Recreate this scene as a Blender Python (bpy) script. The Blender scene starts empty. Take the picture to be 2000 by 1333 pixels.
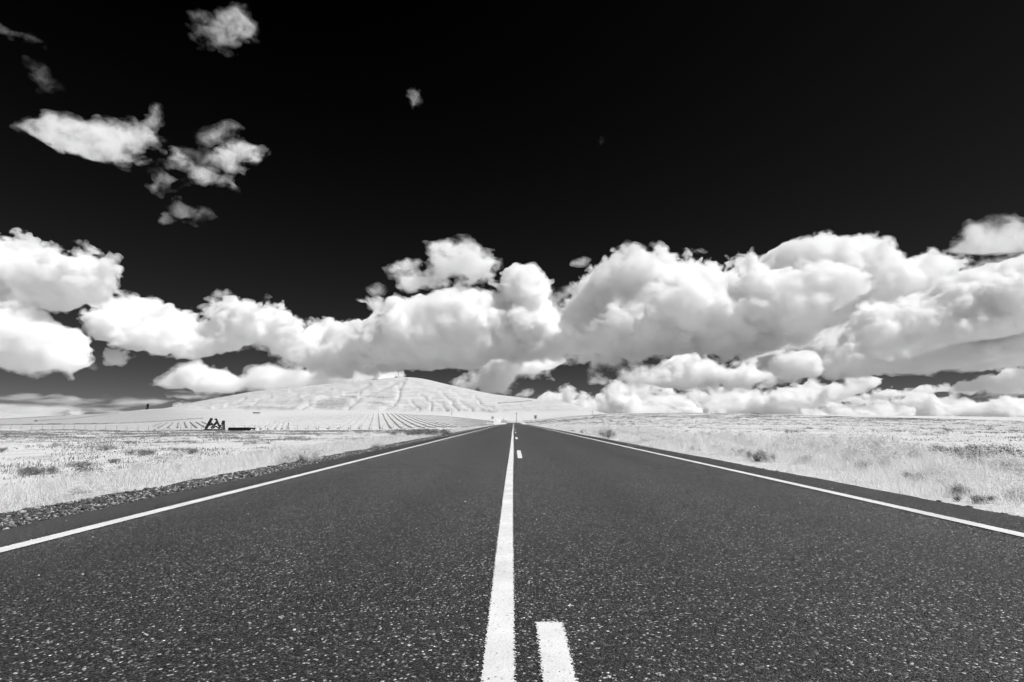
import bpy, math, random
import numpy as np
import openvdb
from mathutils import Vector, Matrix

SKY_K, SKY_P, SKY_G = 0.22, 1.6, 0.52
random.seed(7)
RNG = np.random.default_rng(11)
C = bpy.context.scene.collection
SC = bpy.context.scene
F = 1000.0                       # focal length in photo pixels (2000 px wide frame, 18 mm on 36 mm)
PITCH = math.atan(157.5 / F)
YAW = math.atan(3.0 / F)
CAM_Z = 0.78

def tag(o, label=None, cat=None, group=None, kind=None):
    if label: o['label'] = label
    if cat: o['category'] = cat
    if group: o['group'] = group
    if kind: o['kind'] = kind
    return o

def link_mesh(name, verts, faces, mat=None, parent=None, smooth=False):
    me = bpy.data.meshes.new(name)
    v = np.asarray(verts, dtype=np.float32)
    if isinstance(faces, np.ndarray):
        n = faces.shape[1]
        me.vertices.add(len(v)); me.vertices.foreach_set('co', v.ravel())
        me.loops.add(faces.size); me.loops.foreach_set('vertex_index', faces.astype(np.int32).ravel())
        me.polygons.add(len(faces))
        me.polygons.foreach_set('loop_start', np.arange(0, faces.size, n, dtype=np.int32))
        me.update(calc_edges=True)
    else:
        me.from_pydata([tuple(map(float, p)) for p in v], [], faces); me.update()
    if mat: me.materials.append(mat)
    if smooth:
        me.polygons.foreach_set('use_smooth', [True] * len(me.polygons))
    o = bpy.data.objects.new(name, me); C.objects.link(o)
    if parent: o.parent = parent
    return o

# ---------------------------------------------------------------- camera
cam_d = bpy.data.cameras.new('camera'); cam = bpy.data.objects.new('camera', cam_d); C.objects.link(cam)
cam_d.sensor_width = 36.0; cam_d.lens = 18.0; cam_d.clip_start = 0.05; cam_d.clip_end = 200000
cam.location = (0, 0, CAM_Z)
cam.rotation_euler = (math.pi / 2 + PITCH, 0, YAW)
SC.camera = cam
CR = np.array(cam.rotation_euler.to_matrix())

def ray(u, v):
    """World direction (unit camera depth) of photo pixel u, v, to read places off the photograph."""
    d = np.array([(u - 1000.0) / F, (666.5 - v) / F, -1.0])
    return CR @ d

def spot(u, depth):
    """x of a place `depth` metres down the road that stands at photo column u."""
    d = ray(u, 824.0)
    return d[0] / d[1] * depth

# ---------------------------------------------------------------- light and sky
SUN_EL, SUN_AZ = math.radians(58), math.radians(104)     # azimuth from +Y towards +X: high, from the right and a little behind
sd = bpy.data.lights.new('sun', 'SUN'); sd.energy = 4.4; sd.angle = math.radians(0.53); sd.color = (1, 1, 1)
sun = bpy.data.objects.new('sun', sd); C.objects.link(sun)
sv = Vector((math.sin(SUN_AZ) * math.cos(SUN_EL), math.cos(SUN_AZ) * math.cos(SUN_EL), math.sin(SUN_EL)))
sun.rotation_euler = sv.to_track_quat('Z', 'Y').to_euler()
sun.location = sv * 100

def nd(nt, typ, **kw):
    n = nt.nodes.new(typ)
    ins = kw.pop('ins', {})
    for k, v in kw.items(): setattr(n, k, v)
    for k, v in ins.items():
        if hasattr(v, 'is_output') or isinstance(v, bpy.types.NodeSocket): nt.links.new(v, n.inputs[k])
        else: n.inputs[k].default_value = v
    return n

def math_n(nt, op, a, b=None, c=None, clamp=False):
    n = nt.nodes.new('ShaderNodeMath'); n.operation = op; n.use_clamp = clamp
    for i, x in enumerate((a, b, c)):
        if x is None: continue
        if isinstance(x, bpy.types.NodeSocket): nt.links.new(x, n.inputs[i])
        else: n.inputs[i].default_value = x
    return n.outputs[0]

world = bpy.data.worlds.new('World'); SC.world = world; world.use_nodes = True
nt = world.node_tree; nt.nodes.clear()
sky = nd(nt, 'ShaderNodeTexSky', sky_type='NISHITA', sun_disc=False, sun_elevation=SUN_EL, sun_rotation=SUN_AZ,
         altitude=400.0, air_density=1.0, dust_density=0.0, ozone_density=1.0)
# an infrared sky: only its red end counts, and it falls to black overhead
sep = nd(nt, 'ShaderNodeSeparateColor', ins={'Color': sky.outputs[0]})
ir = math_n(nt, 'MULTIPLY', sep.outputs['Red'], SKY_K)
ir = math_n(nt, 'POWER', ir, SKY_P)
ir = math_n(nt, 'MAXIMUM', math_n(nt, 'SUBTRACT', math_n(nt, 'MULTIPLY', ir, SKY_G), 0.036), 0.004)
bg = nd(nt, 'ShaderNodeBackground', ins={'Color': ir, 'Strength': 0.1})
out = nd(nt, 'ShaderNodeOutputWorld', ins={'Surface': bg.outputs[0]})
MFP = 0.8
HET = 0.5
# ---------------------------------------------------------------- clouds: solid bodies of scattering vapour, each at its own distance
def up_matrix(n, cell, rng):
    """Cubic B-spline upsampling matrix of a random lattice along one axis."""
    m = int(math.ceil(n / cell)) + 4
    x = np.arange(n) / cell + rng.random()
    i = np.floor(x).astype(int); t = x - i
    W = np.zeros((n, m + 1), np.float32); r = np.arange(n)
    W[r, i] = (1 - t) ** 3 / 6; W[r, i + 1] = (3 * t ** 3 - 6 * t ** 2 + 4) / 6
    W[r, i + 2] = (-3 * t ** 3 + 3 * t ** 2 + 3 * t + 1) / 6; W[r, i + 3] = t ** 3 / 6
    return W

def noise3(shape, cells, rng):
    Ws = [up_matrix(n, c, rng) for n, c in zip(shape, cells)]
    L = rng.normal(size=[w.shape[1] for w in Ws]).astype(np.float32) * 1.7
    a = np.tensordot(Ws[0], L, (1, 0))            # x, j, k
    a = np.tensordot(a, Ws[1], (1, 1))            # x, k, y
    a = np.tensordot(a, Ws[2], (1, 1))            # x, y, z
    return a / (a.std() + 1e-6)

def poly_sdf(P, X, Y):
    """Signed distance to a polygon, positive inside."""
    d2 = np.full(X.shape, 1e12, np.float32); ins = np.zeros(X.shape, bool)
    n = len(P)
    for i in range(n):
        ax, ay = P[i]; bx, by = P[(i + 1) % n]
        ex, ey = bx - ax, by - ay
        t = np.clip(((X - ax) * ex + (Y - ay) * ey) / (ex * ex + ey * ey + 1e-9), 0, 1)
        d2 = np.minimum(d2, (X - ax - t * ex) ** 2 + (Y - ay - t * ey) ** 2)
        c = ((ay > Y) != (by > Y)) & (X < ex * (Y - ay) / (by - ay + 1e-12) + ax)
        ins ^= c
    return np.where(ins, 1, -1) * np.sqrt(d2)

def big_pieces(pts, quads, share=0.02, least=60):
    """Drop the loose crumbs of a surface."""
    n = len(pts); lab = np.arange(n)
    e = np.concatenate([quads[:, [0, 1]], quads[:, [1, 2]], quads[:, [2, 3]], quads[:, [3, 0]]]).astype(np.int64)
    while True:
        m = np.minimum(lab[e[:, 0]], lab[e[:, 1]]); new = lab.copy()
        np.minimum.at(new, e[:, 0], m); np.minimum.at(new, e[:, 1], m)
        np.minimum.at(new, lab[e[:, 0]], m); np.minimum.at(new, lab[e[:, 1]], m)
        new = new[new]; new = new[new]
        if (new == lab).all(): break
        lab = new
    cnt = np.bincount(lab, minlength=n)[lab]
    keep = cnt >= min(max(share * n, least), cnt.max())
    idx = np.cumsum(keep) - 1
    return pts[keep], idx[quads[keep[quads[:, 0]]]]

CLOUD_MATS = {}
def cloud_mat(density, aniso=0.0):
    key = (round(density, 7), aniso)
    if key in CLOUD_MATS: return CLOUD_MATS[key]
    m = bpy.data.materials.new('cloud_vapour'); m.use_nodes = True
    nt = m.node_tree; nt.nodes.clear()
    v = nd(nt, 'ShaderNodeVolumePrincipled', ins={'Color': (0.9975, 0.9975, 0.9975, 1), 'Density': density, 'Anisotropy': aniso})
    nd(nt, 'ShaderNodeOutputMaterial', ins={'Volume': v.outputs[0]})
    m.cycles.homogeneous_volume = True
    CLOUD_MATS[key] = m
    return m

def cloud_mat_het(density, scale, lo=0.42, hi=0.62, detail=6.0, rough=0.62, stretch=1.0):
    m = bpy.data.materials.new('torn_vapour'); m.use_nodes = True
    nt = m.node_tree; nt.nodes.clear()
    tc = nd(nt, 'ShaderNodeTexCoord')
    mp = nd(nt, 'ShaderNodeMapping', ins={0: tc.outputs['Object']}); mp.inputs['Scale'].default_value = (1, 1, stretch)
    n = nd(nt, 'ShaderNodeTexNoise', noise_dimensions='3D', ins={'Vector': mp.outputs[0], 'Scale': scale, 'Detail': detail, 'Roughness': rough, 'Distortion': 0.3})
    r = nd(nt, 'ShaderNodeMapRange', interpolation_type='SMOOTHSTEP', ins={'Value': n.outputs[0], 'From Min': lo, 'From Max': hi, 'To Min': 0.0, 'To Max': density})
    v = nd(nt, 'ShaderNodeVolumePrincipled', ins={'Color': (0.9975, 0.9975, 0.9975, 1), 'Density': r.outputs[0], 'Anisotropy': 0.0})
    nd(nt, 'ShaderNodeOutputMaterial', ins={'Volume': v.outputs[0]})
    return m

def cloud(outline, dist_km, thick, label, mfp=14.0, rough=1.0, step=1.7, flat=0.0, carve=0.0, lean=0.0, seed=1, group=None, aniso=0.0, veil=1.0, puff=0.65, core=-6.0, grain=45.0, lo=0.43, hi=0.62, stretch=1.0, shells=False):
    """outline: the cloud's silhouette; thick: its half depth; mfp: mean free path; all in photo pixels at its distance."""
    rng = np.random.default_rng(seed)
    P = np.array(outline, float)
    pad = 26 * rough + (12 if shells else 6)
    u0, v0 = P.min(0) - pad; u1, v1 = P.max(0) + pad
    dz = step * 1.6
    zr = thick + pad * 1.2 + abs(lean) * (v1 - v0) * 0.5
    nx, ny, nz = int((u1 - u0) / step) + 1, int((v1 - v0) / step) + 1, int(2 * zr / dz) + 1
    X = u0 + np.arange(nx) * step; Y = v0 + np.arange(ny) * step; Z = -zr + np.arange(nz) * dz
    XX, YY = np.meshgrid(X, Y, indexing='ij')
    s = poly_sdf(P, XX, YY).astype(np.float32)
    sm = float(s.max()); R = min(thick, max(sm * 1.15, 5))
    q = np.maximum(R - s, 0)[:, :, None]
    zoff = (lean * (YY - P[:, 1].mean()))[:, :, None]
    k = thick / R
    W = (Z[None, None, :] - zoff) / k
    f = np.sqrt(q * q + W * W) - R
    f = f.astype(np.float32)
    disp = np.zeros_like(f)
    frill = noise3(f.shape, (80 / step, 60 / step, 80 / dz), rng)
    frill = np.clip(0.95 + 0.3 * frill, 0.55, 1.5)
    edge = np.clip((s + 8) / max(min(0.45 * sm, 60), 8), 0.04, 1)[:, :, None]
    for lam, amp in ((170, 24), (88, 13), (46, 9), (25, 7.5), (14, 6.2), (8, 4.8), (4.6, 3.2)):
        if lam > sm * 3.2 and lam > 30: continue
        if lam < step * 2: continue
        n = noise3(f.shape, (lam / step, lam / step, lam / dz), rng)
        amp = min(amp, 0.3 * sm)
        d = amp * rough * (np.abs(n) * 1.25 - 1.0)
        if lam < 30:
            d = puff * d + (1 - puff) * amp * rough * 0.8 * noise3(f.shape, (lam * 1.3 / step, lam * 0.8 / step, lam / dz), rng)
            disp += d * frill
        else:
            disp += d * edge
    if carve:
        n = noise3(f.shape, (34 / step, 26 / step, 34 / dz), rng) + 0.6 * noise3(f.shape, (14 / step, 11 / step, 14 / dz), rng) + 0.4 * noise3(f.shape, (6 / step, 5 / step, 6 / dz), rng)
        f += carve * n
    # the base of a cumulus is flat: less billow near the lower edge
    if flat:
        yb = (YY - P[:, 1].min()) / (P[:, 1].max() - P[:, 1].min())
        disp *= (1 - flat * np.clip((yb - 0.55) / 0.35, 0, 1))[:, :, None]
    f += 4.5 * rough * min(1.0, sm / 40)
    f -= np.clip(disp, -1.4 * pad, 0.95 * pad)
    f[0] = f[-1] = 1; f[:, 0] = f[:, -1] = 1; f[:, :, 0] = f[:, :, -1] = 1
    D = dist_km * 1000.0; sc = D / F
    cu, cv = (P.min(0) + P.max(0)) / 2
    root = None
    rag = 0
    veil *= min(1.0, sm / 14)
    for lam, amp in ((40, 2.4), (20, 2.4), (10, 2.0), (5.5, 1.6)):
        rag = rag + amp * noise3(f.shape, (lam * 1.3 / step, lam * 0.75 / step, lam / dz), rng)
    if shells:
        jobs = [(f + rag * veil * t, iso, nm, k) for iso, t, nm, k in ((5.5, 1.5, 'cloud', .2), (1.5, 1.0, 'mantle', .35), (-2.5, .5, 'core', .7)) if not (nm == 'core' and sm < 8)]
    else:
        jobs = [(f + rag * veil * 1.1, 2.4 * veil, 'cloud', .45), (f + rag * veil * .5, -1.0, 'mantle', 1.0)] + ([(f, core, 'core', 0.0)] if core is not None and sm >= 16 else [])
    for field, iso, nm, k in jobs:
        mat = cloud_mat_het(k / (mfp * HET * sc), 1.0 / (grain * sc), lo, hi, stretch=stretch, rough=.7 if shells else .62) if k else cloud_mat(1.0 / (MFP * mfp * sc), aniso)
        field = field - iso
        field[0] = field[-1] = 9; field[:, 0] = field[:, -1] = 9; field[:, :, 0] = field[:, :, -1] = 9
        g = openvdb.FloatGrid(4.0)
        g.copyFromArray(np.clip(field, -4, 4))
        pts, quads = g.convertToQuads(isovalue=0.0)
        if len(pts) < 8: continue
        pts, quads = big_pieces(pts, quads)
        pu = u0 + pts[:, 0] * step; pv = v0 + pts[:, 1] * step; pw = -zr + pts[:, 2] * dz
        loc = np.column_stack([(pu - cu) * sc, (cv - pv) * sc, -pw * sc])
        o = link_mesh(nm if root is not None else 'cloud', loc @ CR.T, quads.astype(np.int32), mat, root)
        if root is None: root = o
    if root is None: print('lost', label); return None
    root.location = np.array([0, 0, CAM_Z]) + ray(cu, cv) * D
    tag(root, label, 'cloud', group)
    return root
CL = []
def add(*a, **k): cloud(*a, **k)

add([(-90,470),(-20,462),(31,465),(66,460),(91,471),(112,464),(126,474),(157,483),(185,495),(200,504),(238,507),(228,525),(213,542),(215,556),(203,570),(186,588),(173,600),(165,585),(150,574),(126,595),(105,605),(70,600),(50,590),(-30,600),(-100,590)],
    7.0, 85, 'big grey bellied cloud cut by the left frame edge', flat=.3, seed=3, mfp=16)
add([(-80,590),(0,585),(45,592),(61,616),(73,630),(93,630),(115,644),(133,651),(140,679),(157,707),(140,724),(80,717),(35,717),(8,712),(0,690),(-30,700),(-90,690)],
    6.6, 50, 'ragged white cloud hanging under the big grey bellied cloud at left', seed=4, mfp=11, rough=1.0, core=None, lo=.36, hi=.68, grain=36, puff=.5, shells=True)
add([(201,623),(217,609),(231,584),(273,570),(301,579),(322,574),(350,583),(395,586),(444,576),(483,586),(525,591),(546,609),(567,616),(574,637),(574,665),(546,686),(518,693),(490,690),(455,700),(402,703),(350,700),(325,691),(297,691),(269,691),(230,680),(212,660)],
    9.0, 80, 'long white heaped cloud with a flat base, above the left half of the hill', flat=.3, seed=5, rough=1.25, puff=.5)
add([(196,693),(205,677),(225,676),(250,688),(255,698),(235,706),(210,706)], 9.5, 16, 'small white puff at the lower left tip of the long heaped cloud', seed=6, rough=.5, mfp=9)
add([(319,751),(336,735),(364,717),(396,716),(403,728),(417,724),(448,731),(473,738),(480,728),(504,717),(525,714),(560,724),(612,728),(630,721),(647,707),(690,693),(728,700),(752,716),(768,734),(752,752),(700,760),(620,760),(525,758),(500,761),(480,756),(455,765),(385,765),(367,759),(336,756)],
    13.0, 34, 'low thin white cloud lying along the left shoulder of the hill', flat=.5, seed=7, rough=.6, mfp=8, core=None, lo=.36, hi=.68, grain=36, puff=.5, shells=True)
add([(500,665),(511,637),(546,633),(581,647),(595,623),(609,619),(640,626),(690,633),(725,623),(758,608),(776,587),(830,575),(872,566),(920,569),(950,566),(971,572),(960,557),(974,554),(977,542),(989,527),(1016,522),(1040,525),(1049,539),(1061,539),(1067,557),(1085,580),(1110,600),(1170,620),(1200,660),(1190,695),(1106,704),(960,704),(935,716),(794,722),(680,735),(623,728),(560,708),(525,700)],
    10.0, 100, 'huge bright white cloud with a domed tower, directly above the hill top', flat=.35, seed=8)
add([(836,497),(842,485),(875,479),(908,473),(926,488),(944,497),(968,503),(973,515),(962,530),(956,545),(944,554),(920,562),(895,560),(905,540),(885,530),(870,535),(848,521)],
    7.5, 45, 'rounded white puff floating highest over the domed central cloud', seed=9, rough=.6, mfp=11, core=None, lo=.38, hi=.72, grain=34, puff=.4, shells=True)
add([(773,560),(785,545),(809,536),(836,531),(866,539),(875,557),(848,570),(824,564),(794,570)], 7.6, 28, 'flattened white puff between the rounded puff and the central cloud', seed=10, rough=.55, mfp=11, core=None, lo=.38, hi=.72, grain=34, puff=.4, shells=True)
add([(757,527),(773,515),(800,509),(817,515),(815,527),(794,530),(770,534)], 7.4, 16, 'faint ragged wisp left of the rounded white puff', seed=11, rough=.6, mfp=16, core=None, lo=.38, hi=.72, grain=34, puff=.4, shells=True)
add([(725,566),(737,558),(749,564),(744,574),(732,575)], 7.4, 8, 'tiny grey wisp above the left slope of the central cloud', seed=12, rough=.4, mfp=12, core=None, lo=.38, hi=.72, grain=34, puff=.4, shells=True)
add([(703,587),(740,579),(764,587),(765,605),(750,614),(731,611),(716,599)], 8.6, 18, 'torn pale wisp on the left slope of the central cloud', seed=13, rough=.6, mfp=12, core=None, lo=.38, hi=.72, grain=34, puff=.4, shells=True)
add([(1094,590),(1115,570),(1148,536),(1172,521),(1190,506),(1208,491),(1232,482),(1272,486),(1296,496),(1332,496),(1340,484),(1372,484),(1392,492),(1436,482),(1460,498),(1466,510),(1484,510),(1496,494),(1520,482),(1552,470),(1576,472),(1612,460),(1636,468),(1652,476),(1680,464),(1718,462),(1724,480),(1756,500),(1800,494),(1840,504),(1885,520),(1860,536),(1840,560),(1800,588),(1720,616),(1680,636),(1600,656),(1560,676),(1480,696),(1400,708),(1292,706),(1240,704),(1200,700),(1150,690),(1110,690),(1095,650)],
    8.5, 125, 'largest cloud, a broad white bank with a cauliflower top over the right field', flat=.45, seed=14, lean=-.05, mfp=20)
add([(1079,572),(1095,560),(1120,557),(1130,565),(1110,580),(1092,588)], 8.3, 12, 'thin grey wisp in the notch between the central cloud and the white bank', seed=15, rough=.5, mfp=18, core=None, lo=.38, hi=.72, grain=34, puff=.4, shells=True)
add([(1118,515),(1135,507),(1150,510),(1140,517)], 8.3, 6, 'tiny grey wisp left of the cauliflower topped bank', seed=16, rough=.3, mfp=12, core=None, lo=.38, hi=.72, grain=34, puff=.4, shells=True)
add([(1136,680),(1145,705),(1158,725),(1170,712),(1200,715),(1212,700),(1225,690),(1200,670)], 8.4, 20, 'torn white rag hanging from the base of the white bank', seed=17, rough=.6, mfp=12, core=None, lo=.38, hi=.72, grain=34, puff=.4, shells=True)
add([(1650,680),(1662,642),(1706,606),(1760,584),(1828,560),(1848,528),(1895,526),(1944,508),(1996,500),(2080,492),(2090,640),(2000,650),(1930,662),(1880,674),(1800,684),(1720,684)],
    7.2, 70, 'slanting white cloud rising to the right frame edge under the wisp', flat=.45, seed=18, lean=.1)
add([(1248,748),(1280,722),(1320,695),(1384,690),(1416,708),(1480,704),(1560,684),(1640,665),(1680,682),(1760,690),(1880,672),(2000,640),(2090,630),(2090,705),(2000,712),(1880,722),(1800,730),(1700,738),(1600,746),(1520,754),(1400,758),(1328,762),(1270,757)],
    7.4, 60, 'long low cloud band with a grey belly beneath the white bank', flat=.45, seed=19, lean=.1)
add([(1216,745),(1225,728),(1250,716),(1280,722),(1265,745),(1235,752)], 7.5, 14, 'small pale shred at the left tip of the long low band', seed=20, rough=.5, mfp=12, core=None, lo=.38, hi=.72, grain=34, puff=.4, shells=True)
add([(890,752),(908,737),(929,722),(950,707),(968,695),(992,683),(1013,687),(1040,694),(1076,700),(1100,703),(1079,719),(1055,728),(1031,737),(1010,742),(1000,757),(985,775),(944,772),(910,765)],
    11.5, 40, 'bright slanting cloud rising from behind the right slope of the hill', seed=21, rough=.8, mfp=8, core=None, lo=.36, hi=.66, grain=36, puff=.5, shells=True)
add([(1006,773),(1019,761),(1040,759),(1043,768),(1030,776)], 15, 9, 'small puff just above the right shoulder of the hill', seed=22, rough=.35, mfp=7, core=None, lo=.38, hi=.72, grain=34, puff=.4, shells=True)
add([(1154,746),(1166,737),(1190,737),(1199,747),(1175,750)], 15, 7, 'faint grey shred left of the long low band', seed=23, rough=.35, mfp=10, core=None, lo=.38, hi=.72, grain=34, puff=.4, shells=True)
add([(760,742),(770,726),(788,722),(798,732),(795,745)], 13, 13, 'small round cloud peeping over the hill summit beside the mast', seed=24, rough=.35, mfp=7)
add([(1052,782),(1067,767),(1094,758),(1112,752),(1121,764),(1125,772),(1142,767),(1150,773),(1148,800),(1060,800)], 17, 20, 'heaped cloud low on the skyline beside the hill end', seed=25, rough=.45, mfp=7)
add([(1142,806),(1151,779),(1178,770),(1187,758),(1196,751),(1211,755),(1214,768),(1238,772),(1258,795),(1262,815),(1150,815)], 17.5, 26, 'brightest small heap on the skyline, shaped like a knuckle', seed=26, rough=.45, mfp=7)
add([(1258,815),(1264,798),(1280,784),(1300,775),(1320,770),(1344,780),(1362,798),(1370,815)], 17.2, 24, 'white heap on the skyline right of the knuckle shaped heap', seed=27, rough=.45, mfp=7)
add([(1366,815),(1380,792),(1400,782),(1456,760),(1520,756),(1600,748),(1606,758),(1592,776),(1560,790),(1560,815)], 18, 30, 'long slanting skyline cloud beneath the left end of the low band', seed=28, rough=.5, mfp=9)
add([(1602,782),(1612,760),(1640,748),(1680,736),(1728,740),(1700,757),(1660,770),(1640,782)], 16, 15, 'narrow white wedge under the low band, above the right field', seed=29, rough=.45, mfp=9)
add([(1676,786),(1684,768),(1716,756),(1742,764),(1740,786)], 18, 15, 'small square puff over the right field skyline', seed=30, rough=.35, mfp=7)
add([(1742,815),(1748,790),(1756,776),(1792,766),(1824,776),(1842,795),(1830,820)], 17, 22, 'ragged white heap on the skyline right of the square puff', seed=31, rough=.45, mfp=8)
add([(1800,822),(1815,800),(1840,786),(1880,774),(1920,784),(2000,778),(2090,780),(2090,825)], 18, 26, 'low white cloud on the skyline at the right frame edge', seed=32, rough=.45, mfp=9)
add([(1560,815),(1570,798),(1620,790),(1680,788),(1750,792),(1760,818)], 21, 18, 'dim flat cloud on the skyline behind the small square puff', seed=33, rough=.4, mfp=14)
add([(1848,768),(1860,752),(1876,742),(1940,722),(2000,716),(2090,712),(2090,762),(2000,768),(1900,772)], 7.6, 24, 'grey cloud at the right frame edge below the slanting white cloud', seed=34, rough=.6, flat=.5, mfp=14)
add([(1876,488),(1895,460),(1896,436),(1932,420),(1960,436),(2000,438),(2080,450),(2070,490),(1980,488),(1920,496)], 5.0, 40, 'soft grey cloud at the right frame edge, above the slanting white cloud', seed=35, rough=.6, mfp=44, core=None, lo=.36, hi=.8, grain=70, puff=.25)
add([(1896,522),(1930,503),(1976,490),(2000,496),(1960,512),(1920,525)], 5.2, 12, 'dim wisp trailing under the soft grey cloud at right', seed=36, rough=.5, mfp=40, core=None, lo=.40, hi=.80, grain=30, puff=.25, shells=True)
UL = 3.0
add([(46,261),(68,241),(86,241),(104,245),(133,234),(162,245),(187,252),(209,241),(230,248),(259,236),(284,248),(306,256),(299,266),(266,270),(266,288),(278,312),(277,333),(252,333),(223,318),(180,314),(144,300),(108,290),(90,276),(62,264)],
    UL, 34, 'elongated white cloud alone in the black sky at upper left', seed=37, rough=.65, mfp=19, core=None, lo=.40, hi=.80, grain=30, puff=.25, shells=True)
add([(284,240),(300,222),(306,205),(313,212),(310,238),(297,246)], UL, 9, 'small tuft above the right end of the elongated cloud', seed=38, rough=.45, mfp=20, core=None, lo=.40, hi=.80, grain=30, puff=.25, shells=True)
add([(346,292),(364,299),(378,317),(400,320),(425,331),(446,342),(479,362),(464,374),(425,362),(389,358),(374,338),(346,315)], UL, 20, 'lower puff of the torn pair right of the elongated cloud', seed=39, rough=.6, mfp=20, core=None, lo=.40, hi=.80, grain=30, puff=.25, shells=True)
add([(415,306),(439,284),(461,275),(490,280),(508,290),(500,315),(470,320),(440,322)], UL, 20, 'upper brighter puff of the torn pair right of the elongated cloud', seed=40, rough=.6, mfp=15, core=None, lo=.40, hi=.80, grain=30, puff=.25, shells=True)
add([(396,268),(432,248),(454,238),(468,246),(440,264),(410,274)], UL, 9, 'faint streak above the torn pair of puffs', seed=41, rough=.5, mfp=34, core=None, lo=.40, hi=.80, grain=30, puff=.25, shells=True)
add([(240,262),(300,268),(330,285),(370,290),(420,285),(440,300),(430,325),(400,345),(372,352),(345,375),(318,372),(305,345),(285,335),(262,300)], UL, 16, 'dim torn veil between the elongated cloud and the torn pair', seed=42, rough=.9, mfp=60, core=None, lo=.40, hi=.80, grain=30, puff=.25, shells=True)
add([(288,362),(310,347),(319,360),(308,378),(296,372)], UL, 10, 'tiny puff below the elongated cloud', seed=43, rough=.45, mfp=22, core=None, lo=.40, hi=.80, grain=30, puff=.25, shells=True)
add([(331,382),(346,371),(367,403),(400,408),(407,416),(378,430),(349,425)], UL, 10, 'faint hooked wisp lowest of the upper left wisps', seed=44, rough=.5, mfp=34, core=None, lo=.40, hi=.80, grain=30, puff=.25, shells=True)
add([(305,436),(318,407),(330,412),(340,430),(322,440)], UL, 9, 'small faint wisp left of the hooked wisp', seed=45, rough=.5, mfp=28, core=None, lo=.40, hi=.80, grain=30, puff=.25, shells=True)
add([(387,54),(400,32),(418,7),(443,20),(460,15),(479,29),(495,50),(482,68),(461,86),(436,97),(425,79),(410,86),(392,77)], 2.4, 30, 'soft grey cloud at the top frame edge, left of centre', seed=46, rough=.7, mfp=50, core=None, lo=.40, hi=.80, grain=30, puff=.25, shells=True)
add([(-30,20),(0,34),(20,55),(55,60),(88,82),(84,90),(50,76),(15,70),(-30,60)], 2.3, 10, 'thin grey thread of cloud in the top left corner', seed=47, rough=.5, mfp=95, core=None, lo=.40, hi=.80, grain=30, puff=.25, shells=True)
add([(60,130),(90,130),(99,162),(88,170),(72,150)], 2.3, 10, 'faint grey smudge below the thread in the top left corner', seed=48, rough=.5, mfp=110, core=None, lo=.40, hi=.80, grain=30, puff=.25, shells=True)
add([(795,178),(808,168),(826,182),(824,198),(806,215),(797,200)], 2.6, 13, 'single tiny grey cloud high near the middle of the sky', seed=49, rough=.5, mfp=40, core=None, lo=.40, hi=.80, grain=30, puff=.25, shells=True)
add([(1166,268),(1178,262),(1184,276),(1172,284)], 2.6, 4, 'barely visible speck of cloud above the white bank', seed=50, rough=.3, mfp=90, core=None, lo=.40, hi=.80, grain=30, puff=.25, shells=True)
add([(126,806),(140,800),(158,801),(170,808),(150,812)], 22, 6, 'tiny white cloud on the left skyline', seed=51, rough=.25, mfp=6, step=1.5)
add([(80,809),(90,804),(99,806),(97,811)], 22, 5, 'smaller white cloud left of the tiny one on the left skyline', seed=52, rough=.2, mfp=6, step=1.5)
add([(345,793),(352,788),(364,787),(378,790),(376,800),(350,800)], 22, 6, 'tiny white cloud at the left foot of the hill', seed=53, rough=.2, mfp=6, step=1.5)
add([(172,716),(180,712),(192,718),(184,723)], 9, 6, 'tiny scrap of cloud under the gap between the two left clouds', seed=54, rough=.25, mfp=9, step=1.5, core=None, lo=.38, hi=.72, grain=34, puff=.4, shells=True)

ST = dict(core=None, rough=.3, veil=.4, lo=.40, hi=.75, grain=160, stretch=7.0, puff=.2)
add([(-120,780),(0,776),(60,770),(160,774),(300,776),(345,783),(300,795),(200,806),(100,812),(0,818),(-120,818)], 26, 30, 'broad thin grey streaks of cloud low over the left skyline', seed=61, mfp=70, **ST)
add([(-80,796),(40,792),(140,799),(240,804),(200,813),(60,822),(-80,824)], 30, 22, 'pale haze of cloud right on the far left skyline', seed=62, mfp=34, **ST)
add([(320,764),(400,766),(440,772),(400,780),(330,778)], 24, 14, 'dim grey streak of cloud beside the left foot of the hill', seed=63, mfp=60, **ST)
add([(985,770),(1060,768),(1150,772),(1240,776),(1240,792),(1100,794),(1000,782)], 24, 14, 'dim grey streak of cloud low behind the right foot of the hill', seed=64, mfp=60, **ST)
add([(1240,752),(1340,748),(1420,756),(1560,770),(1640,776),(1640,800),(1400,804),(1260,790)], 24, 16, 'dim grey sheet of cloud behind the skyline heaps at right', seed=65, mfp=50, **ST)
add([(1560,786),(1700,776),(1850,780),(2080,786),(2080,822),(1600,818)], 25, 16, 'dim grey sheet of cloud on the right hand skyline', seed=66, mfp=40, **ST)

add([(1440,712),(1560,668),(1700,610),(1800,570),(1880,530),(2000,515),(2090,515),(2090,700),(1900,716),(1700,732),(1560,742),(1450,735)], 10.5, 36, 'grey sheet of cloud behind the slanting cloud, between it and the low band', seed=67, mfp=16, rough=.6, core=None, lo=.34, hi=.7, grain=80, puff=.4)

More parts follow.
